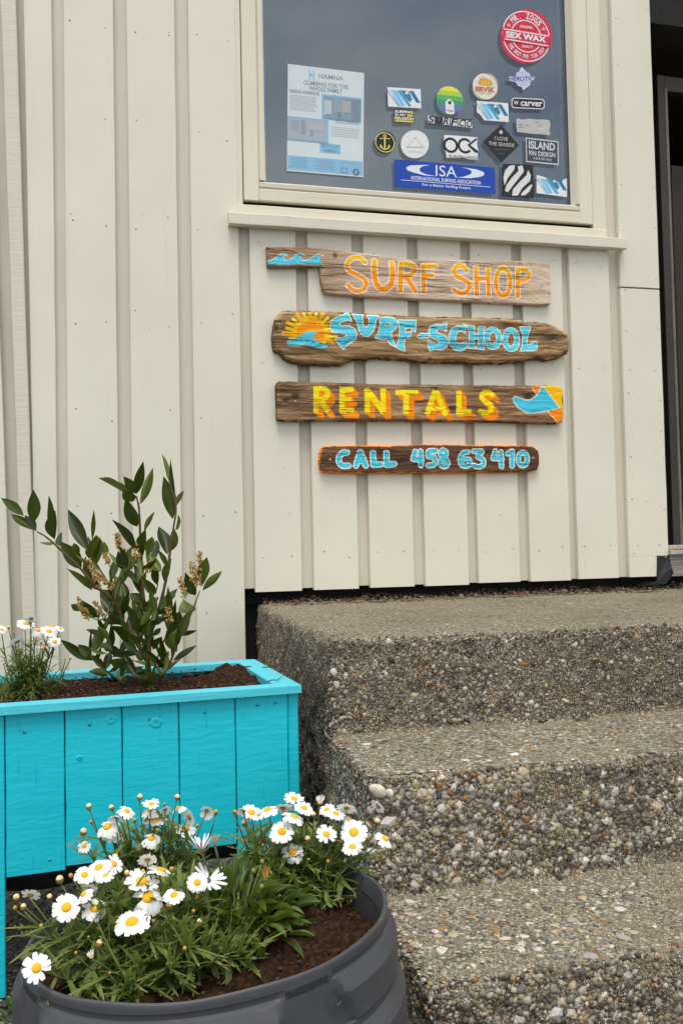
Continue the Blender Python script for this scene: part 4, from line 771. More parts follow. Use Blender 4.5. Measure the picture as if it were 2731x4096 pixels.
# white round with faint drawing
t = Stk('round_sticker', 'plain white round sticker with a faint mountain drawing', circ(363, 1005, 98, 98), S(226, 228, 226)); GR = S(196, 198, 198)
for (a, b) in (((310, 1025), (365, 955)), ((365, 955), (425, 1028))): dx, dy = b[0]-a[0], b[1]-a[1]; l_ = math.hypot(dx, dy); nx_, ny_ = -dy/l_*3, dx/l_*3; t.lv = 0; t.poly([(a[0]+nx_, a[1]+ny_), (b[0]+nx_, b[1]+ny_), (b[0]-nx_, b[1]-ny_), (a[0]-nx_, a[1]-ny_)], GR)
for a in range(9): t_ = R(180+20*a+10); t.lv = 1; x, y_ = 365+50*math.cos(t_), 952+36*math.sin(t_); t.poly([(x-2, y_-2), (x+2, y_-2), (x+2+8*math.cos(t_), y_+8*math.sin(t_)), (x-2+8*math.cos(t_), y_+8*math.sin(t_))], GR)
t.poly(rect(300, 1018, 430, 1026, 4), GR); t.text('surfshop', rect(318, 1046, 408, 1066, 4), GR)
# OCK
t = Stk('torn_sticker', 'torn white sticker with bold black OCK letters above SURFBOARDS', [(568, 940), (640, 944), (720, 950), (800, 958), (796, 1000), (803, 1050), (800, 1080), (806, 1112), (740, 1110), (700, 1098), (640, 1100), (585, 1098), (578, 1060), (562, 1010)], W_)
c = wc_(r2, 612, 1012); rr = abs(wc_(r2, 664, 1012)[0]-c[0]); t.ring(c, rr*.68, rr, K_); c = wc_(r2, 712, 1016); t.lv = 0; t.ring(c, rr*.68, rr, K_, 40, 320); t.lv = 2
t.poly([(728, 1010), (784, 966), (802, 966), (748, 1012), (802, 1052), (800, 1066), (780, 1062)], K_); t.text('SURFBOARDS', [(598, 1078), (802, 1092), (804, 1110), (600, 1096)], S(80, 82, 84))
# diamond
t = Stk('diamond_sticker', 'black diamond-shaped sticker reading I LOVE THE SEASIDE', [(962, 868), (1088, 1012), (966, 1132), (838, 985)], S(26, 27, 29)); TX = S(206, 206, 204)
t.text('I LOVE', [(920, 948), (1010, 958), (1008, 984), (918, 974)], TX); t.text('THE SEASIDE', [(876, 985), (1056, 1002), (1054, 1026), (876, 1010)], TX); t.poly([(962, 905), (976, 922), (962, 938), (948, 920)], TX); t.text('THE SURF & TRAVEL GUIDE', [(920, 1034), (1010, 1042), (1010, 1050), (920, 1044)], S(120, 120, 120)); t.poly(rect(945, 1070, 988, 1073, 2), S(120, 120, 120))
# island fin design
t = Stk('framed_sticker', 'dark sticker with a white frame reading ISLAND FIN DESIGN HAWAII', [(1135, 958), (1362, 985), (1364, 1150), (1138, 1128)], S(205, 208, 212)); t.poly([(1141, 967), (1355, 992), (1357, 1140), (1144, 1120)], S(58, 64, 76)); LT = S(205, 208, 212)
t.text('ISLAND', [(1155, 978), (1338, 999), (1338, 1052), (1155, 1036)], LT, .03); t.text('FIN DESIGN', [(1157, 1048), (1340, 1066), (1340, 1098), (1157, 1082)], LT, .02); t.text('HAWAII', [(1190, 1092), (1312, 1106), (1312, 1124), (1190, 1112)], LT)
# ISA
t = Stk('association_sticker', 'wide blue rectangular sticker with white letters ISA at the bottom of the window', [(220, 1110), (920, 1168), (923, 1352), (226, 1300)], S(0, 66, 172)); WI = S(222, 230, 240)
t.poly([(302, 1168), (330, 1152), (390, 1150), (465, 1150), (415, 1160), (395, 1175), (400, 1195), (440, 1215), (520, 1228), (430, 1222), (345, 1200), (310, 1185)], WI); t.lv = 0
t.poly([(848, 1212), (838, 1198), (790, 1180), (690, 1166), (740, 1180), (760, 1196), (750, 1215), (700, 1232), (650, 1236), (740, 1242), (810, 1234), (840, 1224)], WI)
t.text('ISA', [(508, 1150), (655, 1162), (655, 1238), (508, 1226)], WI, .0); t.text('INTERNATIONAL SURFING ASSOCIATION', [(338, 1226), (820, 1262), (820, 1288), (338, 1252)], WI, .015); t.poly([(268, 1252), (888, 1302), (888, 1306), (268, 1256)], WI); t.text('For a Better Surfing Future', [(414, 1276), (750, 1302), (750, 1326), (414, 1300)], WI, .015)
# scratched striped sticker
t = Stk('striped_sticker', 'scratched black and white sticker with bold diagonal stripes', [(972, 1140), (1186, 1150), (1192, 1380), (968, 1366)], S(24, 24, 26))
for pl in ([(978, 1240), (990, 1190), (1020, 1155), (1060, 1150), (1052, 1185), (1010, 1240), (988, 1290)], [(990, 1330), (1000, 1290), (1040, 1235), (1085, 1190), (1078, 1160), (1112, 1152), (1122, 1195), (1080, 1250), (1040, 1300), (1010, 1340)], [(1040, 1362), (1045, 1320), (1090, 1270), (1140, 1220), (1150, 1185), (1170, 1220), (1165, 1260), (1110, 1310), (1080, 1362)], [(1100, 1362), (1110, 1340), (1170, 1285), (1182, 1290), (1160, 1335), (1130, 1360)]):
    t.lv = 0; t.poly(pl, S(216, 218, 216))
# herotic
t = Stk('cut_out_sticker', 'pale lilac cut-out sticker with purple HEROTIC lettering', [(1105, 465), (1122, 482), (1140, 502), (1165, 515), (1165, 532), (1196, 530), (1190, 566), (1166, 568), (1166, 590), (1140, 612), (1116, 630), (1108, 606), (1078, 596), (1066, 572), (1018, 562), (1018, 532), (1064, 534), (1070, 508), (1090, 496)], S(206, 212, 232)); c = wc_(r2, 1115, 548); t.ring(c, .012, .016, S(170, 176, 216)); t.ring(c, .022, .025, S(170, 176, 216)); t.text('HEROTIC', [(1020, 534), (1190, 532), (1190, 564), (1020, 562)], S(88, 84, 170), .02)
# poster inside the pane
YP = YG+.0075; CY = S(120, 190, 226)
t = Stk('poster', 'white and pale blue climbing poster taped inside the window glass', [(437, 445), (968, 508), (962, 1235), (430, 1190)], S(225, 232, 228), Y=YP, cat='poster', group='papers in the shop window', rough=.6, zf=r1)
def pq(x0, y0, x1, y1):       # 0..1 poster coords from the four corners
    A, B, C_, D_ = map(np.array, ((437, 445), (968, 508), (962, 1235), (430, 1190))); f = lambda u, v: tuple((A*(1-u)+B*u)*(1-v)+(D_*(1-u)+C_*u)*v); return [f(x0, y0), f(x1, y0), f(x1, y1), f(x0, y1)]
TXT = S(138, 154, 160)
t.text('HAMNA', pq(.40, .055, .73, .10), TXT, .03); t.text('H', pq(.28, .03, .35, .13), CY, .02); t.text('CLIMBING FOR THE', pq(.21, .135, .79, .175), TXT, .02); t.text('WHOLE FAMILY', pq(.28, .182, .72, .222), TXT, .02); t.text('VIKING WARRIOR', pq(.02, .232, .42, .265), TXT, .02)
for k in range(9): t.lv = 1; t.poly(pq(.03+.015*random.random(), .285+k*.0165, .40-.05*random.random(), .291+k*.0165), S(178, 190, 190))
t.lv = 1; t.poly(pq(.45, .245, .97, .485), CY); 
for (a, b, c_, d, cc) in ((.475, .262, .96, .475, S(122, 142, 158)), (.48, .30, .58, .44, S(196, 202, 204)), (.60, .27, .74, .42, S(140, 156, 168)), (.72, .29, .83, .40, S(178, 168, 160)), (.50, .43, .92, .47, S(110, 150, 170)), (.66, .40, .70, .46, S(92, 108, 124)), (.84, .27, .95, .46, S(104, 122, 138))): t.poly(pq(a, b, c_, d), cc)
t.lv = 1; t.poly(pq(.0, .485, .54, .715), CY)
for (a, b, c_, d, cc) in ((.01, .50, .51, .70, S(172, 176, 180)), (.05, .52, .16, .62, S(150, 158, 168)), (.18, .51, .24, .66, S(136, 148, 160)), (.28, .53, .46, .60, S(184, 180, 176)), (.02, .645, .50, .70, S(168, 176, 180)), (.30, .60, .34, .66, S(90, 150, 170))): t.poly(pq(a, b, c_, d), cc)
t.lv = 1; t.text('BOULDERING', pq(.64, .475, .94, .508), TXT, .02)
for k in range(6): t.lv = 1; t.poly(pq(.57+.02*random.random(), .545+k*.0165, .96-.06*random.random(), .551+k*.0165), S(178, 190, 190))
t.lv = 1; t.poly(pq(.43, .71, .70, .80), CY); t.text('SEE YOU AT', pq(.45, .72, .68, .75), S(84, 120, 140), .02); t.text('HAMNA!', pq(.48, .76, .65, .79), S(84, 120, 140), .02)
t.lv = 1; t.poly(pq(.01, .852, .99, .985), CY)
for cxp in (.16, .50):
    for k in range(6): w_ = .09+.05*random.random(); t.lv = 2; t.poly(pq(cxp-w_, .872+k*.0165, cxp+w_, .877+k*.0165), S(84, 140, 172))
t.lv = 2; t.poly(pq(.72, .875, .90, .881), S(84, 140, 172)); t.lv = 2; t.poly(pq(.71, .925, .79, .975), S(70, 110, 134)); t.poly(pq(.722, .933, .778, .967), CY); t.lv = 2; c = gw_(r1(912, 1200), YP); t.ring(c, 0, .0125, S(60, 80, 96)); t.text('f', [(904, 1186), (922, 1188), (922, 1216), (904, 1214)], CY, .02)

# ------------------------------------------------------------------ turquoise planter
def cyan_paint():
    n = NM('turquoise_paint', .42, spec=.4); p = n.pos(); c = S(14, 196, 214); c2 = S(40, 206, 220)
    b = n.mix(n.noise(p, 9, 4), c, c2); b = n.mix(n.rng(n.rnd(), 0, 1, 0, .35), b, S(10, 186, 206)); g = n.noise(n.mapv(p, (150, 150, 7)), 1, 5, .6); b = n.mix(n.rng(g, .62, .75, 0, .5), b, S(8, 120, 140))
    n.col(n.mix(n.rng(n.vor(p, 55), 0, .05, .6, 0), b, S(8, 70, 84))); n.bump(g, .35, .0012); rip = n.noise(n.mapv(p, (2, 2, 9), (0, R(8), 0)), 9, 3, .5, .6); n.bump(rip, .28, .004); n.bump(n.noise(p, 420, 3), .2, .0005); return n.m
def rim_sky_tint():
    n = NM('turquoise_rim_sky_tint', .45, spec=.4); p = n.pos(); b = n.mix(n.noise(p, 12, 4), S(60, 196, 214), S(96, 210, 224)); g = n.noise(n.mapv(p, (8, 8, 160)), 1, 5, .6); n.col(n.mix(n.rng(n.vor(p, 60), 0, .07, .8, 0), b, S(60, 45, 30))); n.bump(g, .7, .002); n.bump(n.noise(p, 300, 3), .25, .0006); return n.m  # paler than the boards: sky light on the rim put into the colour
M_CYAN, M_RIM = cyan_paint(), rim_sky_tint()
al = R(4.9); EX = np.array([math.cos(al), math.sin(al), 0]); EY = np.array([-math.sin(al), math.cos(al), 0])
P0 = np.array([.312, -1.058, 0])          # outer front right corner
def lp(u, v, z): return P0+EX*u+EY*v+np.array([0, 0, z])
nrm = EY
def onfront(px, py, v=0.): d = ray(px, py); t_ = ((P0+EY*v-CAM)@nrm)/(d@nrm); return CAM+d*t_
lu = lambda px, py: float((onfront(px, py, .008)-P0)@EX)
PL = thing('planter_box', tuple(lp(-.34, .22, 0)), 'turquoise painted wooden planter box on legs beside the steps', 'planter')
zr0, zr1 = .512, .527; DEP = .44; LEN = .70
cuts = [-LEN+.012, lu(4, 2903)*.5+lu(41, 3518)*.5, (lu(243, 2882)+lu(282, 3481))/2, (lu(478, 2853)+lu(503, 3218))/2, (lu(705, 2828)+lu(731, 3214))/2, (lu(926, 2803)+lu(966, 3381))/2, (lu(1140, 2778)+lu(1169, 3172))/2]
zbot = [0.002, .216, .223, .221, .224, .06]
for i in range(6):
    a, b = cuts[i]+.0011, cuts[i+1]-.0011; leg = i in (0, 5)
    plank('leg' if leg else 'board', M_CYAN, PL, lp((a+b)/2, .008, 0.002 if i == 0 else (.002 if i == 5 else zbot[i])), lp((a+b)/2, .008, zr0-.0005), EX*(b-a)/2, EY*.018, c=.0018, seg=8, jit=.0005)
plank('corner_post', M_CYAN, PL, lp((cuts[6]+.001)/2, .010, .002), lp((cuts[6]+.001)/2, .010, zr0-.0005), EX*(.001-cuts[6])/2*.97, EY*.02, c=.003, seg=8)
for i in range(4):
    v0 = .034+i*.1; plank('board', M_CYAN, PL, lp(-.004, v0+.049, .22 if i not in (0, 3) else .002), lp(-.004, v0+.049, zr0-.0005), EY*.0485, -EX*.018, c=.0018, seg=6, jit=.0004)
    plank('board', M_CYAN, PL, lp(-LEN+.008, v0+.049, .22 if i not in (0, 3) else .002), lp(-LEN+.008, v0+.049, zr0-.0005), EY*.0485, EX*.018, c=.0018, seg=4)
for i in range(6):
    a, b = -LEN+.03+i*.108, -LEN+.03+i*.108+.106; plank('board', M_CYAN, PL, lp((a+b)/2, DEP-.004, .22), lp((a+b)/2, DEP-.004, zr0-.0005), EX*(b-a)/2, -EY*.018, c=.0018, seg=3)
M_CSCREW = simple('painted_screw', S(20, 170, 190), .4, 0, .001, S(10, 110, 125), 200)
for (a_, b_) in ((600, 2878), (1142-40, 2812), (820, 2850), (360, 2900), (100, 2930), (1030, 2820), (960+60, 3330), (200, 3440)):
    c = onfront(a_, b_, .0072); q = MB(); q.add([c-EY*.0009]+[c+EX*.0042*math.cos(t_)+np.array([0, 0, .0042*math.sin(t_)])+EY*.001 for t_ in np.linspace(0, 2*math.pi, 10, endpoint=False)], [(0, 1+(k+1) % 10, 1+k) for k in range(10)]); q.build('screw', M_CSCREW, PL)
for (a_, b_, w_) in ((625, 2892, .014), (445, 2880, .012), (318, 3032, .006)):
    c = onfront(a_, b_, .0066); q = MB(); V = []
    for i_, (r_, h_) in enumerate(((1.0, .0016), (.75, -.0006), (.5, .0012), (.25, -.0004), (.06, .002))):
        for t_ in np.linspace(0, 2*math.pi, 14, endpoint=False): V.append(c+EX*w_*r_*(1+.12*math.sin(3*t_+i_))*math.cos(t_)+np.array([0, 0, w_*.72*r_*math.sin(t_)])+EY*h_)
    q.add(V, grid_faces(5, 14, True)); q.build('knot', M_CYAN, PL, smooth=True)
# rim: four boards with mitred ends
def rim(a0, a1, b1, b0):
    q = MB(); V = [lp(*p, z) for z in (zr0, zr1-.002) for p in (a0, a1, b1, b0)]; ctr = np.mean([lp(*p, zr1) for p in (a0, a1, b1, b0)], 0)
    V += [lp(*p, zr1)+(ctr-lp(*p, zr1))/np.linalg.norm(ctr-lp(*p, zr1))*.0025 for p in (a0, a1, b1, b0)]
    q.add(V, [(3, 2, 1, 0)]+[(i+4*k, (i+1) % 4+4*k, (i+1) % 4+4*k+4, i+4*k+4) for k in (0, 1) for i in range(4)]+[(8, 9, 10, 11)]); return q.build('rim_board', M_RIM, PL)
w = .05; e = .0006
rim((-LEN-.006+e, -.006), (.004-e, -.006), (.004-w-e, -.006+w*.9), (-LEN-.006+w+e, -.006+w*.9)); rim((.004, -.006+e), (.004, DEP-e), (.004-w, DEP-w-e), (.004-w, -.006+w*.9+e))
rim((.004-e, DEP), (-LEN-.006+e, DEP), (-LEN-.006+w+e, DEP-w), (.004-w-e, DEP-w)); rim((-LEN-.006, DEP-e), (-LEN-.006, -.006+e), (-LEN-.006+w, -.006+w*.9+e), (-LEN-.006+w, DEP-w-e))
def soil_mat():
    n = NM('potting_soil', .95, spec=.15); p = n.pos(); b = n.ramp(n.noise(p, 130, 6, .7), [(.3, S(18, 11, 6)), (.5, S(56, 36, 22)), (.72, S(96, 66, 42))]); n.col(n.mix(n.rng(n.vor(p, 120), 0, .08, .5, 0), b, S(112, 86, 58))); n.bump(n.noise(p, 90, 6, .7), 1., .008); n.bump(n.noise(p, 380, 4, .7), .8, .002); return n.m
M_SOIL = soil_mat()
q = MB(); nx, ny = 110, 60; U = np.linspace(-LEN+.02, -.02, nx); Vv = np.linspace(.02, DEP-.02, ny); V = np.array([lp(u, v, 0) for u in U for v in Vv])
V[:, 2] = zr1-.020+.012*fbm(V, 14, 3, 4)+.006*fbm(V, 60, 4, 8); uu = (V-P0)@EX; V[:, 2] += .009*np.exp(-((uu+.08)/.06)**2)*np.exp(-(((V-P0)@EY-.33)/.08)**2); V[:, 2] = np.minimum(V[:, 2], zr1+.012)
q.add(V, grid_faces(nx, ny)); q.build('soil', M_SOIL, PL, smooth=True)
n = 700; C = np.array([lp(random.uniform(-LEN+.06, -.06), random.uniform(.06, DEP-.06), zr1-.012+random.uniform(0, .006)) for _ in range(n)]); s_ = RNG.lognormal(-6.2, .45, n)
stone_mesh('soil_crumbs', C, np.tile([[0, 0, 1.]], (n, 1)), s_, RNG.uniform(.5, .9, n), np.array([S(70, 44, 27)])*RNG.uniform(.5, 1.6, (n, 1)), M_STONE, PL)
# black plastic liner bulging below the boards
q = MB(); V = []; nu, nvv = 26, 14
for i in range(nu):
    for j in range(nvv):
        u = -LEN+.04+(LEN-.08)*i/(nu-1); v = .04+(DEP-.08)*j/(nvv-1); sag = math.sin(math.pi*j/(nvv-1))**.5*(.055+.045*math.sin(math.pi*((i*1.9/(nu-1)) % 1))); V.append(lp(u, v, .225-sag))
q.add(V, grid_faces(nu, nvv)); q.build('liner', M_RUBBER, PL, smooth=True)
q = MB()
for pp in (((1050, 2668), (1076, 2676), (1098, 2667), (1132, 2660)), ((1072, 2725), (1090, 2728), (1110, 2720), (1138, 2704))): q.tube([atZ(a, b, zr1+.003)+np.array([0, 0, .004*(i % 2)]) for i, (a, b) in enumerate(pp)], [.0012, .001, .0009, .0005], 5)
o = q.build('root_strands', simple('root', S(52, 36, 26), .9), at=lp(-.03, .1, zr1)); tag(o, 'dry dark root strands lying on the turquoise rim corner', 'roots')

# ------------------------------------------------------------------ barrel pot
PC = np.array([.080, -1.712]); PR = .216; PZ = .360
def ptilt(V):      # the pot stands on sloping ground
    V = np.asarray(V, float).copy(); V[:, 2] += np.clip(V[:, 2]/.2, 0, 1)*(.065*(V[:, 0]-PC[0])-.049*(V[:, 1]-PC[1])); return V
POT = thing('barrel_pot', (PC[0], PC[1], 0), 'dark grey plastic barrel pot planted with daisies in the foreground', 'pot')
npl = NM('dark_grey_plastic', .5, S(66, 68, 71), .45); p = npl.pos(); npl.col(npl.mix(npl.rng(npl.noise(p, 14, 5), .35, .7, 0, .5), S(70, 72, 75), S(56, 58, 60))); npl.col(npl.mix(npl.rng(npl.noise(npl.mapv(p, (1, 1, .5)), 60, 6, .7), .64, .74, 0, .5), npl.b.inputs['Base Color'].links[0].from_socket, S(92, 94, 94))); npl.col(npl.mix(npl.rng(npl.noise(npl.mapv(p, (3, 3, 26)), 7, 6, .75), .60, .72, 0, .35), npl.b.inputs['Base Color'].links[0].from_socket, S(122, 116, 104))); npl.bump(npl.noise(p, 700, 2), .12, .0004); npl.bump(npl.noise(p, 7, 3), .12, .006); M_POT = npl.m
prof = [(.955, -.02), (.972, -.004), (.978, -.001), (.99, 0), (1.0, -.0015), (1.003, -.004), (1.003, -.010), (.992, -.0115), (.992, -.017), (1.004, -.0185), (1.012, -.0195), (1.046, -.034), (1.05, -.036), (1.052, -.05), (1.055, -.068), (1.048, -.071), (1.046, -.078), (1.075, -.090), (1.092, -.098), (1.095, -.112), (1.098, -.14), (1.094, -.143), (1.094, -.148), (1.12, -.160), (1.126, -.18), (1.126, -.25), (1.11, -.31), (1.07, -.352), (1.05, -.359)]
pk = []
for a, b in zip(prof[:-1], prof[1:]): 
    for t_ in (0, .5): pk.append(tuple(a[i]+(b[i]-a[i])*t_ for i in range(2)))
pk.append(prof[-1]); NA = 260; V = []
plate = [(-77, -58), (13, 32), (103, 122), (193-360, 212-360)]            # plain stretches without the stepped ledge (degrees)
for (r_, dz) in pk:
    for a in range(NA):
        th_ = 2*math.pi*a/NA; dg_ = math.degrees(th_); dg_ = dg_-360 if dg_ > 180 else dg_
        wd_ = max(0, -dz-.02)*120                  # the plain stretch widens downwards
        m = max(max(0, min(1, (dg_-lo_+wd_*.1)/1.6))*max(0, min(1, (hi+wd_-dg_)/1.6)) for lo_, hi in plate)
        rr = r_
        if -.0095 > dz > -.0705: rr = r_*(1-m)+(1.005+.03*min(1, (-dz-.009)/.09))*m
        V.append((PC[0]+PR*rr*math.cos(th_), PC[1]+PR*rr*math.sin(th_), PZ+dz+(.0008*math.sin(th_*9+2))*(dz > -.005)))
po = mesh('barrel_body', ptilt(V), grid_faces(len(pk), NA, True), M_POT, POT, smooth=True); po.data.set_sharp_from_angle(angle=R(22))
q = MB(); V = []
for (r_, dz) in ((.975, -.003), (.955, -.03), (.952, -.12)):
    for a in range(96): th_ = 2*math.pi*a/96; V.append((PC[0]+PR*r_*math.cos(th_), PC[1]+PR*r_*math.sin(th_), PZ+dz))
q.add(ptilt(V), grid_faces(3, 96, True)); q.build('inner_wall', M_POT, POT, smooth=True)
V = []; nr, na = 44, 120
for i in range(nr):
    for a in range(na): r_ = PR*.966*(i+.02)/(nr-1); th_ = 2*math.pi*a/na; V.append((PC[0]+r_*math.cos(th_), PC[1]+r_*math.sin(th_), 0))
V = np.array(V); V[:, 2] = PZ-.042+.012*fbm(V, 16, 3, 14)+.006*fbm(V, 70, 4, 18); mesh('soil', ptilt(V), grid_faces(nr, na, True), M_SOIL, POT, smooth=True)
def soilz(x, y): return PZ-.036
n = 600; ang = RNG.uniform(0, 6.28, n); rad = PR*.93*np.sqrt(RNG.uniform(0, 1, n)); C = np.stack([PC[0]+rad*np.cos(ang), PC[1]+rad*np.sin(ang), np.full(n, PZ-.038)], 1)
stone_mesh('soil_crumbs', ptilt(C), np.tile([[0, 0, 1.]], (n, 1)), RNG.lognormal(-6.4, .45, n), RNG.uniform(.5, .9, n), np.array([S(52, 34, 22)])*RNG.uniform(.4, 1.3, (n, 1)), M_STONE, POT)
# moulded date dial on the plain stretch of the barrel
def onpot(px, py, R_):
    d = ray(px, py); o_ = CAM[:2]-PC; A = d[:2]@d[:2]; B = 2*o_@d[:2]; Cc = o_@o_-R_*R_; t_ = (-B-math.sqrt(max(0, B*B-4*A*Cc)))/(2*A); return CAM+d*t_
q = MB()
for k in range(12):
    a = 2*math.pi*k/12; ctr = (1355+36*math.sin(a)*1.05, 4012-42*math.cos(a)); U, Fc = glyphs(str(k+1), .02)
    Pt = []
    for u_, v_ in U:
        dx, dy = (u_-.5)*11, -(v_-.5)*15; Pt.append(onpot(ctr[0]+dx*math.cos(a)-dy*math.sin(a), ctr[1]+dx*math.sin(a)+dy*math.cos(a), PR*1.03))
    q.add(Pt, Fc)
q.tube([onpot(1346, 4024, PR*1.029), onpot(1364, 4008, PR*1.03)], [.0012, .0009], 5); q.build('date_dial', M_POT, POT)

# ------------------------------------------------------------------ plant materials
def leafmat(name, a, b, back=None, rough=.45, trans=.15):
    n = NM(name, rough, spec=.4); p = n.objc(); c = n.mix(n.rnd(), a, b); g = n.N.new('ShaderNodeNewGeometry')
    c = n.mix(n.rng(n.noise(n.pos(), 70, 4), .35, .7, 0, .45), c, tuple(q_*.62 for q_ in a))
    if back: c = n.mix(g.outputs['Backfacing'], c, back)
    n.col(c); tr = n.N.new('ShaderNodeBsdfTranslucent'); n.put(tr.inputs[0], tuple(min(1, q_*2.2) for q_ in b)); mx = n.N.new('ShaderNodeMixShader'); mx.inputs[0].default_value = trans; n.lk(n.b.outputs[0], mx.inputs[1]); n.lk(tr.outputs[0], mx.inputs[2]); n.lk(mx.outputs[0], n.N['Material Output'].inputs[0]); return n
lm = leafmat('laurel_leaf', S(42, 54, 13), S(72, 86, 20), S(98, 110, 38), .38); M_LAUREL = lm.m
cm = leafmat('daisy_foliage', S(80, 106, 38), S(106, 130, 54), None, .6, .25); cm.col(cm.mix(cm.attr('fcol'), cm.b.inputs['Base Color'].links[0].from_socket, cm.mix(cm.attr('ftip'), S(106, 128, 62), S(178, 160, 108)))); M_DFOL = cm.m
M_OLEAF = leafmat('african_daisy_leaf', S(56, 80, 20), S(86, 110, 28), S(78, 100, 36), .45, .2).m
M_STEM = simple('green_stem', S(92, 110, 56), .6, 0, .001, S(70, 84, 44), 30)
M_BARK = simple('brown_bark', S(104, 74, 48), .8, 120, .001, S(84, 74, 36), 30)
npt = leafmat('white_petal', S(238, 238, 234), S(228, 228, 226), None, .55, .25); npt.col(npt.mix(npt.rng(npt.noise(npt.pos(), 260, 3), .4, .8, 0, .2), S(248, 248, 245), S(228, 228, 226))); M_PETAL = npt.m
M_LILAC = simple('petal_lilac_underside', S(226, 224, 226), .55, 0, .001, S(196, 188, 198), 90)
nce = NM('yellow_flower_centre', .7); nce.col(nce.mix(nce.rng(nce.vor(nce.objc(), 2200), .2, .6), S(252, 204, 20), S(226, 156, 8))); nce.bump(nce.vor(nce.objc(), 2200), -.8, .0008); M_CENT = nce.m
M_BLUEC = simple('dark_blue_centre', S(58, 66, 92), .6, 900, .0006, S(90, 96, 120), 900)
M_CALYX = simple('bud_calyx', S(126, 122, 56), .6, 300, .0005, S(150, 104, 50), 120)
M_BUDTOP = simple('cream_bud_petals', S(238, 228, 186), .6, 300, .0005, S(206, 178, 104), 420)
M_BUDY = simple('yellow_bud', S(214, 174, 60), .6, 300, .0005, S(160, 116, 40), 160)

# ------------------------------------------------------------------ cherry-laurel shrub in the planter
rD = z4(0, 1750, 1.568); YL = -.86
SH_ = thing('laurel_shrub', tuple(atY(*rD(930, 1510), YL)), 'dark green laurel shrub with brown flower spikes growing in the turquoise planter', 'shrub')
def P3(x, y, dY=0.): return atY(*rD(x, y), YL+dY)
stems = [([(930, 1540), (935, 1300), (940, 1190), (900, 1000), (890, 800), (880, 600), (872, 440), (855, 365)], .0072, .0022, [0, 0, 0, .01, .02, .03, .03, .03]),
         ([(938, 1260), (948, 1180), (990, 1105), (1040, 900), (1065, 740), (1090, 560), (1105, 430), (1060, 270)], .006, .0016, [0, 0, -.01, -.03, -.04, -.05, -.05, -.05]),
         ([(925, 1400), (850, 1270), (770, 1150), (720, 1030), (600, 930), (510, 825), (400, 720), (300, 630), (235, 590)], .0065, .0018, [0, -.01, -.02, -.04, -.06, -.07, -.08, -.09, -.09]),
         ([(760, 1130), (720, 1010), (660, 880), (600, 790), (555, 708)], .004, .0016, [-.02, 0, .02, .04, .05]),
         ([(1000, 1520), (1060, 1430), (1110, 1300), (1180, 1150), (1225, 1040), (1255, 960)], .004, .0015, [0, -.02, -.03, -.04, -.05, -.05]),
         ([(800, 1560), (690, 1480), (600, 1410), (572, 1365)], .003, .0014, [0, -.04, -.06, -.07]),
         ([(905, 1000), (850, 900), (800, 830), (760, 760)], .0035, .0014, [.01, .04, .05, .06]), ([(930, 1400), (880, 1300), (870, 1200), (900, 1080), (980, 960), (990, 900)], .0038, .0014, [0, .04, .05, .05, .05, .05]),
         ([(860, 1500), (800, 1400), (700, 1330), (650, 1180)], .003, .0013, [0, .03, .03, .03]), ([(960, 1480), (1000, 1350), (1050, 1220), (1070, 1100)], .003, .0013, [0, .03, .04, .05]), ([(700, 1040), (660, 1130), (600, 1140), (520, 1080)], .0025, .0012, [-.03, -.06, -.07, -.08])]
for pts, r0, r1_, dy in stems:
    pp = catmull([P3(x, y, d) for (x, y), d in zip(pts, dy)], 4); q = MB(); q.tube(pp, np.linspace(r0, r1_, len(pp))*.8*(1+.12*np.sin(np.arange(len(pp))*2.1)), 7); q.build('stem', M_BARK if r0 > .0037 else M_STEM, SH_, smooth=True)
def leaf_mesh(bend, fold, twist=0., nl=10, shape=.92, name='leaf', m=None, wav=.0):
    V = []; 
    for i in range(nl+1):
        t_ = i/nl; w_ = (math.sin(math.pi*t_**shape)**(.8 if shape > 1.2 else .95))*.5*(1-.08*t_) if 0 < t_ < 1 else 0.012
        z = bend*t_*t_; tw = twist*t_
        for s_ in (-1, -.5, 0, .5, 1):
            x = s_*w_; zz = z+fold*abs(s_)*w_+wav*math.sin(t_*13+s_*2)*abs(s_); V.append((x*math.cos(tw)-zz*math.sin(tw)*.2, t_, zz+x*math.sin(tw)))
    me = bpy.data.meshes.new(name); me.from_pydata(V, [], grid_faces(nl+1, 5)); me.materials.append(m); me.polygons.foreach_set('use_smooth', [True]*len(me.polygons)); return me
LM = [leaf_mesh(b, f, tw, m=M_LAUREL, wav=.01) for b, f, tw in ((-.10, .35, .1), (.08, .5, -.2), (-.2, .25, .3), (-.05, .6, -.35), (.12, .3, .2))]
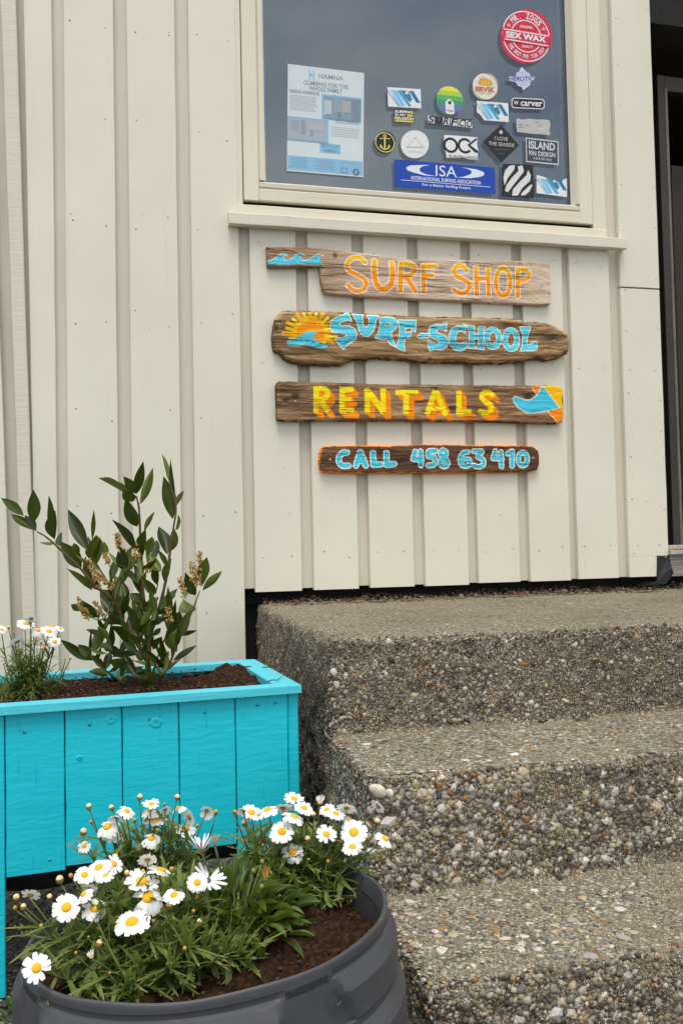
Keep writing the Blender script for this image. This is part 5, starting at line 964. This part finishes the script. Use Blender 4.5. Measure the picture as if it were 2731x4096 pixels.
LV = [(150, 490, 8, 385, 50), (235, 585, 70, 480, 55), (210, 535, 208, 325, 75), (230, 575, 155, 490, 45), (300, 600, 330, 378, 30), (345, 640, 345, 460, 68), (380, 680, 378, 590, 50), (350, 655, 248, 662, 34), (445, 750, 388, 650, 45), (510, 825, 390, 655, 78), (550, 708, 435, 460, 85), (580, 640, 588, 455, 28), (610, 790, 610, 617, 88), (650, 760, 655, 650, 42), (580, 960, 413, 832, 58), (480, 760, 465, 665, 42), (600, 930, 545, 740, 55),
      (855, 355, 900, 150, 66), (880, 420, 958, 190, 58), (850, 350, 770, 240, 42), (845, 385, 620, 248, 34), (860, 560, 785, 390, 84), (840, 400, 775, 335, 52), (905, 590, 968, 463, 32), (850, 700, 697, 515, 48), (895, 750, 912, 575, 66), (930, 740, 955, 620, 56), (975, 760, 985, 650, 44), (1050, 735, 998, 555, 76), (1085, 510, 1025, 245, 92), (1100, 420, 1060, 130, 46), (1060, 270, 1005, 100, 48), (1110, 425, 1146, 330, 28), (1100, 580, 1122, 483, 32), (1060, 720, 1085, 570, 58),
      (1010, 840, 915, 700, 66), (985, 925, 985, 770, 50), (820, 790, 900, 750, 42), (695, 905, 750, 735, 54), (735, 945, 830, 740, 58), (850, 885, 890, 790, 58), (905, 1000, 820, 830, 40), (980, 980, 880, 875, 48), (1000, 1080, 1112, 943, 62), (920, 1085, 985, 985, 66), (900, 1040, 815, 970, 52), (1030, 900, 1065, 760, 64), (960, 1180, 1030, 1120, 46), (1270, 960, 1392, 845, 48), (1265, 935, 1292, 740, 66), (1225, 990, 1165, 838, 60), (1200, 1100, 1150, 1020, 76), (1115, 1205, 1130, 1085, 66), (1120, 1265, 1195, 1080, 70), (1110, 1230, 1232, 1203, 32), (1085, 1400, 1237, 1300, 42), (1060, 1430, 1000, 1260, 60), (1110, 1345, 1050, 1215, 66), (1010, 1195, 960, 1245, 40), (990, 1450, 1055, 1345, 34),
      (1040, 1405, 830, 1408, 30), (780, 1478, 910, 1438, 32), (860, 1495, 775, 1360, 62), (680, 1490, 552, 1470, 50), (582, 1398, 388, 1260, 80), (578, 1372, 490, 1300, 62), (588, 1350, 662, 1158, 60), (672, 1352, 552, 1318, 28), (682, 1262, 538, 1212, 34), (670, 1345, 690, 1250, 56), (700, 1372, 835, 1318, 34), (760, 1510, 765, 1360, 36), (625, 1130, 515, 1010, 84), (515, 1085, 452, 1050, 34), (760, 1135, 630, 1000, 78), (775, 1085, 720, 975, 52), (640, 1135, 765, 1165, 44), (840, 1165, 800, 1055, 50), (880, 1180, 962, 1055, 56), (830, 1290, 695, 1180, 58), (900, 1245, 825, 1180, 54), (920, 1385, 835, 1340, 44), (895, 1562, 988, 1548, 46), (985, 1525, 915, 1480, 48), (660, 1440, 668, 1350, 28), (720, 1040, 640, 960, 60), (800, 1060, 770, 900, 62), (760, 1000, 720, 860, 54), (870, 1120, 830, 1000, 60), (900, 1150, 870, 1050, 50), (860, 1340, 770, 1280, 48), (960, 1330, 1010, 1250, 46), (780, 1420, 690, 1400, 44), (880, 1290, 800, 1240, 48), (1000, 1420, 940, 1350, 44), (640, 960, 560, 880, 50), (830, 830, 800, 700, 50), (770, 830, 745, 700, 44), (1000, 1560, 930, 1520, 40), (940, 1500, 860, 1480, 44), (1030, 1480, 975, 1420, 40)]
CV = -FW
for k in range(95):        # smaller leaves filling the middle of the shrub
    pts = random.choice(stems[:10])[0]; i = random.randrange(max(0, len(pts)-4)) if len(pts) > 5 else random.randrange(len(pts)-1); t_ = random.random(); x = pts[i][0]*(1-t_)+pts[i+1][0]*t_; y = pts[i][1]*(1-t_)+pts[i+1][1]*t_
    if y < 560: continue
    a = random.gauss(-1.57, .7); l_ = random.uniform(100, 170); LV.append((x, y, x+l_*math.cos(a), y+l_*math.sin(a), random.uniform(26, 46)))
for i, (bx, by, tx, ty, w_) in enumerate(LV):
    d0 = random.uniform(-.09, .07) if i > 34 else random.uniform(-.07, .05); a = P3(bx, by, d0*.7); b = P3(tx, ty, d0*.7+random.uniform(-.045, .045)); ax = b-a; ln = np.linalg.norm(ax); ax /= ln
    nn = CV+np.array([random.uniform(-.55, .55), random.uniform(-.2, .3), random.uniform(-.25, .75)]); nn -= ax*(nn@ax); nn /= np.linalg.norm(nn)
    if w_ < 40: nn = nn*.75+np.cross(ax, nn)*.65; nn /= np.linalg.norm(nn)
    if random.random() < .35: nn = -nn
    sd_ = np.cross(ax, nn); wid = w_/1.568/1750*.92/max(.6, abs(nn@CV))*(1.0 if w_ > 40 else .9)
    M = Matrix([[sd_[0]*wid, ax[0]*ln, nn[0]*ln*.6, a[0]], [sd_[1]*wid, ax[1]*ln, nn[1]*ln*.6, a[1]], [sd_[2]*wid, ax[2]*ln, nn[2]*ln*.6, a[2]], [0, 0, 0, 1]]); inst('leaf', random.choice(LM), SH_, M)
M_SPK = simple('dry_flower', S(204, 144, 74), .7, 0, .001, S(168, 150, 72), 300)
for (x0, y0, x1, y1) in ((735, 610, 775, 800), (555, 765, 640, 960), (600, 850, 725, 960), (845, 670, 865, 790), (945, 785, 925, 850), (1255, 720, 1235, 940), (1200, 780, 1225, 910), (1130, 880, 1165, 1010), (1055, 1068, 1065, 1180), (485, 1012, 560, 1150), (600, 1030, 650, 1140), (660, 735, 690, 810)):
    q = MB(); dd = random.uniform(-.07, -.02); a, b = P3(x1, y1, dd), P3(x0, y0, dd); L_ = np.linalg.norm(b-a); ax = (b-a)/L_; u, v, _ = frame(ax); q.tube([a, (a+b)/2+u*.002, b], [.0011, .0009, .0005], 5, 1)
    for k in range(int(L_/.0014)):
        t_ = .08+.92*random.random(); an = random.uniform(0, 6.28); rr = .006*(1-.55*t_)+.0012; c = a+ax*L_*t_+(u*math.cos(an)+v*math.sin(an))*rr+ax*.002; q.tube([a+ax*L_*t_, c], [.0004, .0005], 3, 1)
        for f_ in range(6): e_ = np.array([random.gauss(0, 1) for _ in range(3)]); e_ /= np.linalg.norm(e_); q.tube([c, c+e_*.0042], [.0014, .0005], 3, 0)
    q.build('flower_spike', [M_SPK, M_STEM], SH_)

# ------------------------------------------------------------------ daisies
def flower_mesh(npet, droop, cup, gap=.0, pw=.185, r0=.16, long=1., m=None, closed=0., seed=0):
    rg = random.Random(seed); q = MB()
    for k in range(npet):
        a = 2*math.pi*(k+rg.uniform(-.22, .22))/npet
        if rg.random() < gap: continue
        L_ = long*rg.uniform(.88, 1.06); dr = droop+rg.uniform(-.12, .12); e_ = np.array([math.cos(a), math.sin(a), 0]); t2 = np.array([-math.sin(a), math.cos(a), 0]); V = []; lift = rg.uniform(-.015, .03)
        for (t_, w_) in ((0, .4), (.25, .78), (.55, 1.0), (.82, .92), (.97, .55)):
            r_ = r0+(L_-r0)*t_; z = cup*t_-dr*t_*t_+lift; rr = r_*(1-closed*t_*.8); zz = z+closed*t_*.8
            for s_ in (-1, 0, 1): 
                tip = .03 if (t_ > .9 and s_ == 0) else 0
                V.append(e_*(rr-tip)+t2*s_*pw*w_*(1-.4*closed)+np.array([0, 0, zz-.022*(1-s_*s_)]))
        q.add(V, grid_faces(5, 3), 0)
    V = []; 
    for (r_, z) in ((.05, -.30), (.10, -.20), (.26, -.10), (.30, -.02), (.2, .0)):
        for a in range(10): V.append((r_*math.cos(a*.6283), r_*math.sin(a*.6283), z))
    q.add(V, grid_faces(5, 10, True)[::1], 1)
    me = bpy.data.meshes.new('flower_head'); me.from_pydata(np.concatenate(q.v).tolist(), [], q.f); me.materials.append(m or M_PETAL); me.materials.append(M_CALYX); me.polygons.foreach_set('material_index', q.m); me.polygons.foreach_set('use_smooth', [True]*len(me.polygons)); return me
def dome(r_, h, m, name='flower_centre'):
    V = [(0, 0, h)]; ks = 5
    for i in range(1, ks+1):
        t_ = i/ks*math.pi/2
        for a in range(14): j = 1+.03*math.sin(a*7.3+i*3.1); V.append((r_*math.sin(t_)*j*math.cos(a/14*6.2832), r_*math.sin(t_)*j*math.sin(a/14*6.2832), h*math.cos(t_)*(1+.04*math.sin(a*5+i))))
    Fc = [(0, 1+a, 1+(a+1) % 14) for a in range(14)]
    for i in range(ks-1):
        for a in range(14): p_ = 1+i*14; Fc.append((p_+a, p_+14+a, p_+14+(a+1) % 14, p_+(a+1) % 14))
    me = bpy.data.meshes.new(name); me.from_pydata(V, [], Fc); me.materials.append(m); me.polygons.foreach_set('use_smooth', [True]*len(me.polygons)); return me
FM = [flower_mesh(15, .18, .10, seed=k) for k in range(3)]+[flower_mesh(14, .32, .06, seed=5), flower_mesh(16, .5, .02, .05, seed=6), flower_mesh(13, .12, .16, .04, seed=7)]
FHALF = flower_mesh(13, -.1, .35, closed=.55, seed=9, pw=.12)
CD = dome(.335, .19, M_CENT); CB = dome(.17, .10, M_BLUEC)
OST = [flower_mesh(15, .05, .35, .05, pw=.10, r0=.12, m=M_PETAL, seed=11), flower_mesh(14, -.1, .75, .0, pw=.095, r0=.12, m=M_LILAC, seed=12)]
OCL = flower_mesh(16, -.2, 1.0, 0, pw=.045, r0=.15, closed=.35, m=M_BUDY, seed=13)
def bud_mesh(top, seed):
    rg = random.Random(seed); V = []; pr = [(.12, -1.0), (.55, -.86), (.86, -.5), (.98, -.1), (.95, .25), (.8, .6), (.5, .88), (.12, .98)]
    for i, (r_, z) in enumerate(pr):
        for a in range(10): j = 1+.07*math.cos(a*math.pi)*(1 if i > 2 else .3); V.append((r_*j*math.cos(a*.6283), r_*j*math.sin(a*.6283), z*1.22))
    Fc = grid_faces(len(pr), 10, True)+[tuple(range(10))[::-1], tuple(range(70, 80))]; mi = [0]*40+[1]*30+[0, 1]
    me = bpy.data.meshes.new('bud'); me.from_pydata(V, [], Fc); me.materials.append(M_CALYX); me.materials.append(top); me.polygons.foreach_set('material_index', mi); me.polygons.foreach_set('use_smooth', [True]*len(me.polygons)); return me
BUDW, BUDS = bud_mesh(M_BUDTOP, 1), bud_mesh(M_BUDY, 2); BUDG = bud_mesh(simple('green_bud', S(128, 140, 52), .6), 3)

def daisy_leaf(q, base, ax, nn, L_, rg, cols):
    """narrow grey-green leaf with side lobes, all in one strip"""
    sd_ = np.cross(ax, nn); n_ = 7; V = []; bend = rg.uniform(-.5, .25); c = []; side = rg.uniform(-.25, .25)
    ctr = []
    for i in range(n_):
        t_ = i/(n_-1); p_ = base+ax*L_*t_*(1-.1*abs(bend)*t_)+nn*L_*bend*t_*t_*.7+sd_*L_*side*t_*t_; ctr.append(p_); w_ = L_*(.022+.045*math.sin(math.pi*min(1, t_*.75+.2))**2)*(1 if t_ < .95 else .15)
        V += [p_-sd_*w_+nn*w_*.25, p_, p_+sd_*w_+nn*w_*.25]; c += [t_]*3
    q.add(V, grid_faces(n_, 3))
    cols += [rg.random()*.6+(.4 if t_ > .8 else 0)*1 for t_ in c]
    for i in (2, 3, 4, 5):
        for s_ in (-1, 1):
            if rg.random() < .55:
                p_ = ctr[i]; l2 = L_*rg.uniform(.12, .27); dv = ax*.72+sd_*s_*.7+nn*rg.uniform(-.2, .3); dv = dv/np.linalg.norm(dv); w_ = L_*.026; pp = np.cross(dv, nn)
                q.add([p_-pp*w_, p_+pp*w_, p_+dv*l2*.6+pp*w_*.9, p_+dv*l2, p_+dv*l2*.6-pp*w_*.9], [(0, 1, 2, 3, 4)]); v_ = rg.random()*.6; cols += [v_, v_, v_+.1, v_+.4, v_+.1]
def up_perp():
    u = np.array([0, 0, 1.])-CV*CV[2]; return u/np.linalg.norm(u)
UPP = up_perp()
def daisy_plant(label, base, zf, Yp, flowers, buds, dY, rad, hgt, nshoot, seed, group='daisy plants', zmid=0., slope=0., leafL=(.022, .05), osteo=(), lleaf=2.6):
    rg = random.Random(seed); T = thing('daisy_plant', tuple(base), label, 'plant', group); base = np.array(base); ends = []
    def place(x, y, extra=0.): px, py = zf(x, y); return atY(px, py, Yp-slope*(y-zmid)+rg.uniform(-dY, dY)+extra)
    for (x, y, wd, t_, *fl) in flowers:
        p = place(x, y, -.03); sc_ = wd/zscale[zf]/(F/np.dot(p-CAM, FW))/2*1.04; back = 'b' in fl; roll = [f_ for f_ in fl if not isinstance(f_, str)]; ra = R(roll[0]) if roll else rg.uniform(-.35, .35)
        vd = CAM-p; vd /= np.linalg.norm(vd); up_ = np.array([0, 0, 1.])-vd*vd[2]; up_ /= np.linalg.norm(up_); rt_ = np.cross(up_, vd); u2 = up_*math.cos(ra)+rt_*math.sin(ra)
        n_ = vd*(t_ if not back else -t_)+u2*math.sqrt(max(0, 1-t_*t_)); u, v, n_ = frame(n_, (rg.uniform(-1, 1), rg.uniform(-1, 1), .3)); half = 'h' in fl
        fo = inst('flower_head', FHALF if half else rg.choice(FM), T, matfrom(u, v, n_, p, sc_))
        c = bpy.data.objects.new('flower_centre', CD); COL.objects.link(c); c.parent = fo; ends.append((p-n_*sc_*.28, n_))
    for (x, y, w_, *fl) in buds:
        p = place(x, y, -.018); s_ = w_/zscale[zf]/(F/np.dot(p-CAM, FW))/2*.86; n_ = np.array([rg.uniform(-.4, .4), rg.uniform(-.4, .2), 1.]); u, v, n_ = frame(n_); inst('bud', BUDW if w_ > 42 or 'w' in fl else BUDS, T, matfrom(u, v, n_, p, s_)); ends.append((p-n_*s_, n_))
    q = MB(); qs = MB(); cols = []
    shoots = []
    for e_, n_ in ends:
        b0 = base+np.array([rg.uniform(-1, 1), rg.uniform(-1, 1), 0])*rad*.28; mid = b0*.35+e_*.65+np.array([0, 0, -.012])-n_*.012; pp = catmull([b0, b0*.6+mid*.4+[0, 0, .012], mid, e_], 4); qs.tube(pp, np.linspace(.0019, .0009, len(pp)), 5); shoots.append(pp)
    for k in range(nshoot):
        a = rg.uniform(0, 6.283); r_ = rad*math.sqrt(rg.random()); h_ = hgt*(1-.7*(r_/rad)**2)*rg.uniform(.3, .95); e_ = base+np.array([r_*math.cos(a), r_*math.sin(a), h_]); b0 = base+np.array([math.cos(a), math.sin(a), 0])*rad*.15*rg.random(); pp = catmull([b0, b0+(e_-b0)*.5+[0, 0, h_*.18], e_], 4); qs.tube(pp, np.linspace(.0016, .0008, len(pp)), 4); shoots.append(pp)
    for pp in shoots:
        n_ = len(pp); ln = sum(np.linalg.norm(np.array(pp[i+1])-pp[i]) for i in range(n_-1)); k = int(lleaf*ln/.02)+2
        for _ in range(k):
            i = min(n_-2, int(n_*(rg.random()**.9)*.82)); p_ = np.array(pp[i]); tg = np.array(pp[i+1])-pp[i]; tg /= np.linalg.norm(tg)+1e-9; an = rg.uniform(0, 6.283); u, v, _ = frame(tg); out = u*math.cos(an)+v*math.sin(an); ax = tg*rg.uniform(.25, .9)+out+np.array([0, 0, rg.uniform(-.45, .35)]); ax /= np.linalg.norm(ax); nn = np.cross(ax, np.cross(np.array([0, 0, 1.])+out*.3, ax)); nn /= np.linalg.norm(nn)+1e-9
            daisy_leaf(q, p_, ax, nn, rg.uniform(*leafL), rg, cols)
    o = qs.build('stems', M_STEM, T, smooth=True); tag(o, kind='stuff'); o = q.build('foliage', M_DFOL, T); tag(o, kind='stuff'); n_ = len(o.data.vertices); cols = np.array(cols[:n_], np.float32)
    a = o.data.attributes.new('ftip', 'FLOAT', 'POINT'); a.data.foreach_set('value', np.clip(cols-.15, 0, 1)); a = o.data.attributes.new('fcol', 'FLOAT', 'POINT'); a.data.foreach_set('value', np.clip(.25+cols*.6, 0, 1)); return T
rA, rB, rC = z4(0, 3100, 1.742), z4(800, 3100, 1.742), z4(0, 2300, 5.227)
zscale = {rA: 1.742, rB: 1.742, rC: 5.227}
zs_ = PZ-.042
bk = [(1055, 203, 125, .5), (1045, 248, 135, .35), (885, 252, 130, .6), (815, 295, 115, .45, 'b'), (748, 360, 160, .78), (1055, 440, 140, .78), (785, 410, 175, .38), (1080, 312, 175, .42), (590, 497, 95, .85), (1290, 370, 170, .42, 10.), (1320, 295, 130, .5, 'b', 60.), (1440, 250, 105, .8, 'b'), (1245, 228, 105, .35), (965, 525, 90, .5, 'h'), (1150, 240, 95, .5, 'b')]
bkb = [(975, 155, 48), (622, 222, 48), (780, 228, 44), (1236, 155, 44, 'w'), (582, 398, 58), (1505, 258, 38), (637, 328, 30), (850, 323, 30), (820, 393, 28), (1148, 202, 22), (1140, 460, 24), (1375, 355, 28), (940, 315, 34), (1168, 275, 28), (805, 465, 24), (1098, 385, 32)]
daisy_plant('white daisy clump at the back left of the grey pot, against the turquoise boards', (.015, -1.565, zs_), rA, -1.545, bk, bkb, .02, .085, .13, 26, 3)
fr = [(690, 645, 175, .62), (590, 697, 148, .8), (728, 697, 150, .58), (795, 620, 140, .7, 55.), (990, 742, 240, .62), (1033, 853, 235, .88), (1212, 838, 155, .68), (1375, 750, 150, .92), (465, 922, 200, .95, -10.), (660, 930, 180, .86), (920, 1025, 260, .66), (585, 830, 120, .6, -40.), (630, 790, 110, .5, 'b', 30.), (215, 835, 140, .4, 'b', 20.), (257, 1345, 198, .98), (1125, 665, 200, .28), (1030, 590, 140, .5, 'b'), (640, 1270, 90, .5, 'h')]
frb = [(420, 730, 62), (118, 855, 54), (165, 920, 48), (347, 850, 46), (805, 572, 46), (885, 685, 46), (1185, 910, 62), (695, 1175, 58), (1368, 855, 40), (1330, 795, 52), (1390, 1025, 48), (1348, 950, 32), (1290, 1210, 36), (610, 875, 42), (558, 900, 36), (875, 762, 36), (108, 928, 36), (497, 703, 38), (765, 1380, 24), (1070, 1020, 30), (1197, 657, 38), (997, 672, 34), (290, 1052, 34), (448, 985, 34), (618, 1130, 22), (530, 1240, 26), (1042, 578, 30)]
daisy_plant('large white daisy clump at the front left of the grey pot, nearest the camera', (.03, -1.755, zs_), rA, -1.745, fr, frb, .012, .125, .105, 46, 4, zmid=900, slope=.00016, leafL=(.026, .06), lleaf=3.0)
rgf = [(655, 165, 145, .5), (580, 228, 140, .4, 'b'), (360, 262, 150, .7), (470, 243, 160, .45), (725, 230, 140, .6), (835, 195, 105, .5, 'h'), (885, 243, 125, .6), (945, 270, 140, .45), (655, 290, 170, .4), (570, 395, 175, .86), (880, 413, 150, .78), (1072, 400, 200, .88), (1062, 500, 150, .68), (645, 538, 170, .82), (1020, 230, 140, .45, 'b'), (1040, 315, 110, .6), (1285, 445, 145, .5, 40.), (1240, 218, 120, .5, 'b', 45.), (305, 245, 100, .5, 'b')]
rgb = [(412, 278, 52), (310, 335, 50), (240, 258, 34), (790, 278, 44), (752, 265, 30), (710, 430, 48), (750, 447, 48, 'w'), (508, 470, 32), (870, 683, 42), (1133, 823, 38), (1235, 325, 52), (545, 738, 24), (890, 603, 28), (340, 305, 28), (1165, 445, 30), (755, 590, 22), (437, 488, 22), (1052, 880, 18), (1025, 212, 30), (1140, 335, 26)]
daisy_plant('white daisy clump at the back right of the grey pot, in front of the steps', (.185, -1.60, zs_), rB, -1.60, rgf, rgb, .018, .11, .115, 36, 5, zmid=400, slope=.0001, leafL=(.026, .058), lleaf=2.8)
plf = [(540, 1015, 380, .5), (655, 915, 280, .45, 'b'), (45, 1140, 220, .7, 30.), (795, 1155, 320, .55), (1030, 1180, 370, .55), (1150, 1395, 260, .92), (945, 1485, 360, .3), (375, 1390, 300, .5, 'b'), (1095, 1070, 330, .3), (1270, 1120, 200, .5, 30.)]
plb = [(180, 1100, 70), (640, 985, 100), (640, 1475, 90), (90, 1715, 50), (90, 1850, 55), (820, 1730, 60), (870, 1405, 60), (1480, 1740, 60), (300, 1210, 40), (1370, 1760, 40), (700, 1080, 60)]
daisy_plant('small white daisy plant at the left end of the turquoise planter', tuple(atY(105, 2810, -.90)), rC, -.90, plf, plb, .02, .085, .13, 34, 6, leafL=(.018, .042), lleaf=2.6)
# African daisy in the middle of the pot
OD = thing('african_daisy', (.118, -1.70, zs_), 'leafy African daisy with dark-centred white flowers in the middle of the grey pot', 'plant', 'daisy plants')
OL = [leaf_mesh(b, f, tw, nl=7, shape=1.35, m=M_OLEAF) for b, f, tw in ((-.25, .3, .1), (-.1, .45, -.2), (.1, .35, .2), (-.45, .25, 0))]
ob = np.array([.112, -1.70, zs_])
for k in range(230):
    a = random.uniform(0, 6.283); r_ = .072*math.sqrt(random.random()); hh = .078*(1-.7*(r_/.08)**2)*random.uniform(.15, 1); p = ob+np.array([r_*math.cos(a), r_*math.sin(a)*.9, hh]); out = np.array([math.cos(a), math.sin(a), 0]); ax = out*(.35+r_/.075*.6)+np.array([random.uniform(-.4, .4), random.uniform(-.4, .4), .9-.7*r_/.075]); ax /= np.linalg.norm(ax); nn = np.cross(ax, np.cross(np.array([0, 0, 1.])-out*.2, ax)); nn /= np.linalg.norm(nn)+1e-9; sd_ = np.cross(ax, nn); ln = random.uniform(.024, .044); wd = ln*random.uniform(.26, .36)
    inst('leaf', random.choice(OL), OD, Matrix([[sd_[0]*wd, ax[0]*ln, nn[0]*ln, p[0]], [sd_[1]*wd, ax[1]*ln, nn[1]*ln, p[1]], [sd_[2]*wd, ax[2]*ln, nn[2]*ln, p[2]], [0, 0, 0, 1]]))
q = MB()
for (x, y, wd, t_, me, ra, zf_) in ((1450, 735, 265, .75, OST[0], 25., rA), (1405, 520, 185, .25, OST[1], -4., rA), (458, 725, 110, .35, OCL, 0., rB), (1500, 482, 90, .2, OCL, 8., rA)):
    p = atY(*zf_(x, y), -1.735); sc_ = wd/1.742/(F/np.dot(p-CAM, FW))/2; vd = CAM-p; vd /= np.linalg.norm(vd); up_ = np.array([0, 0, 1.])-vd*vd[2]; up_ /= np.linalg.norm(up_); rt_ = np.cross(up_, vd); u2 = up_*math.cos(R(ra))+rt_*math.sin(R(ra)); n_ = vd*t_+u2*math.sqrt(1-t_*t_); u, v, n_ = frame(n_, (.3, .5, .4)); fo = inst('flower_head', me, OD, matfrom(u, v, n_, p, sc_)); c = bpy.data.objects.new('flower_centre', CB); COL.objects.link(c); c.parent = fo
    pp = catmull([ob+[0, 0, .02], ob*.5+p*.5+[0, 0, .004], p-n_*sc_*.28], 4); q.tube(pp, np.linspace(.0022, .0014, len(pp)), 6)
for k in range(4): p = ob+np.array([random.uniform(-.05, .05), random.uniform(-.04, .04), .07+random.uniform(0, .02)]); u, v, n_ = frame((random.uniform(-.3, .3), -.2, 1)); inst('bud', BUDG, OD, matfrom(u, v, n_, p, .0032)); q.tube([ob+[0, 0, .02], (ob+p)/2, p], [.0018, .0014, .0011], 5)
o = q.build('stems', M_STEM, OD, smooth=True); tag(o, kind='stuff')
# weeds at the foot of the steps and the pot
M_GRASS = leafmat('grass_blade', S(62, 104, 34), S(84, 126, 44), None, .5, .25).m
def tuft(c, n_, h_, lab, spread):
    q = MB()
    for _ in range(n_):
        a = random.uniform(0, 6.283); b0 = np.array(c)+np.array([random.gauss(0, spread*.3), random.gauss(0, spread*.3), 0]); e_ = b0+np.array([math.cos(a)*spread, math.sin(a)*spread, h_*random.uniform(.5, 1)]); w_ = .0016; sd_ = np.array([-math.sin(a), math.cos(a), 0])*w_; m_ = b0*.5+e_*.5+[0, 0, h_*.15]; q.add([b0-sd_, b0+sd_, m_+sd_*.9, e_, m_-sd_*.9], [(0, 1, 2, 3, 4)])
    o = q.build('grass_tuft', M_GRASS, at=c); tag(o, lab, 'grass', 'weeds at the pot'); return o
tuft((.365, -1.66, 0.), 16, .16, 'thin grass blades in the gap between the grey pot and the lowest step', .016)
tuft(tuple(atZ(72, 4060, .0)), 26, .035, 'small green weed on the gravel left of the grey pot', .03)
bpy.data.scenes.remove(sc_t)
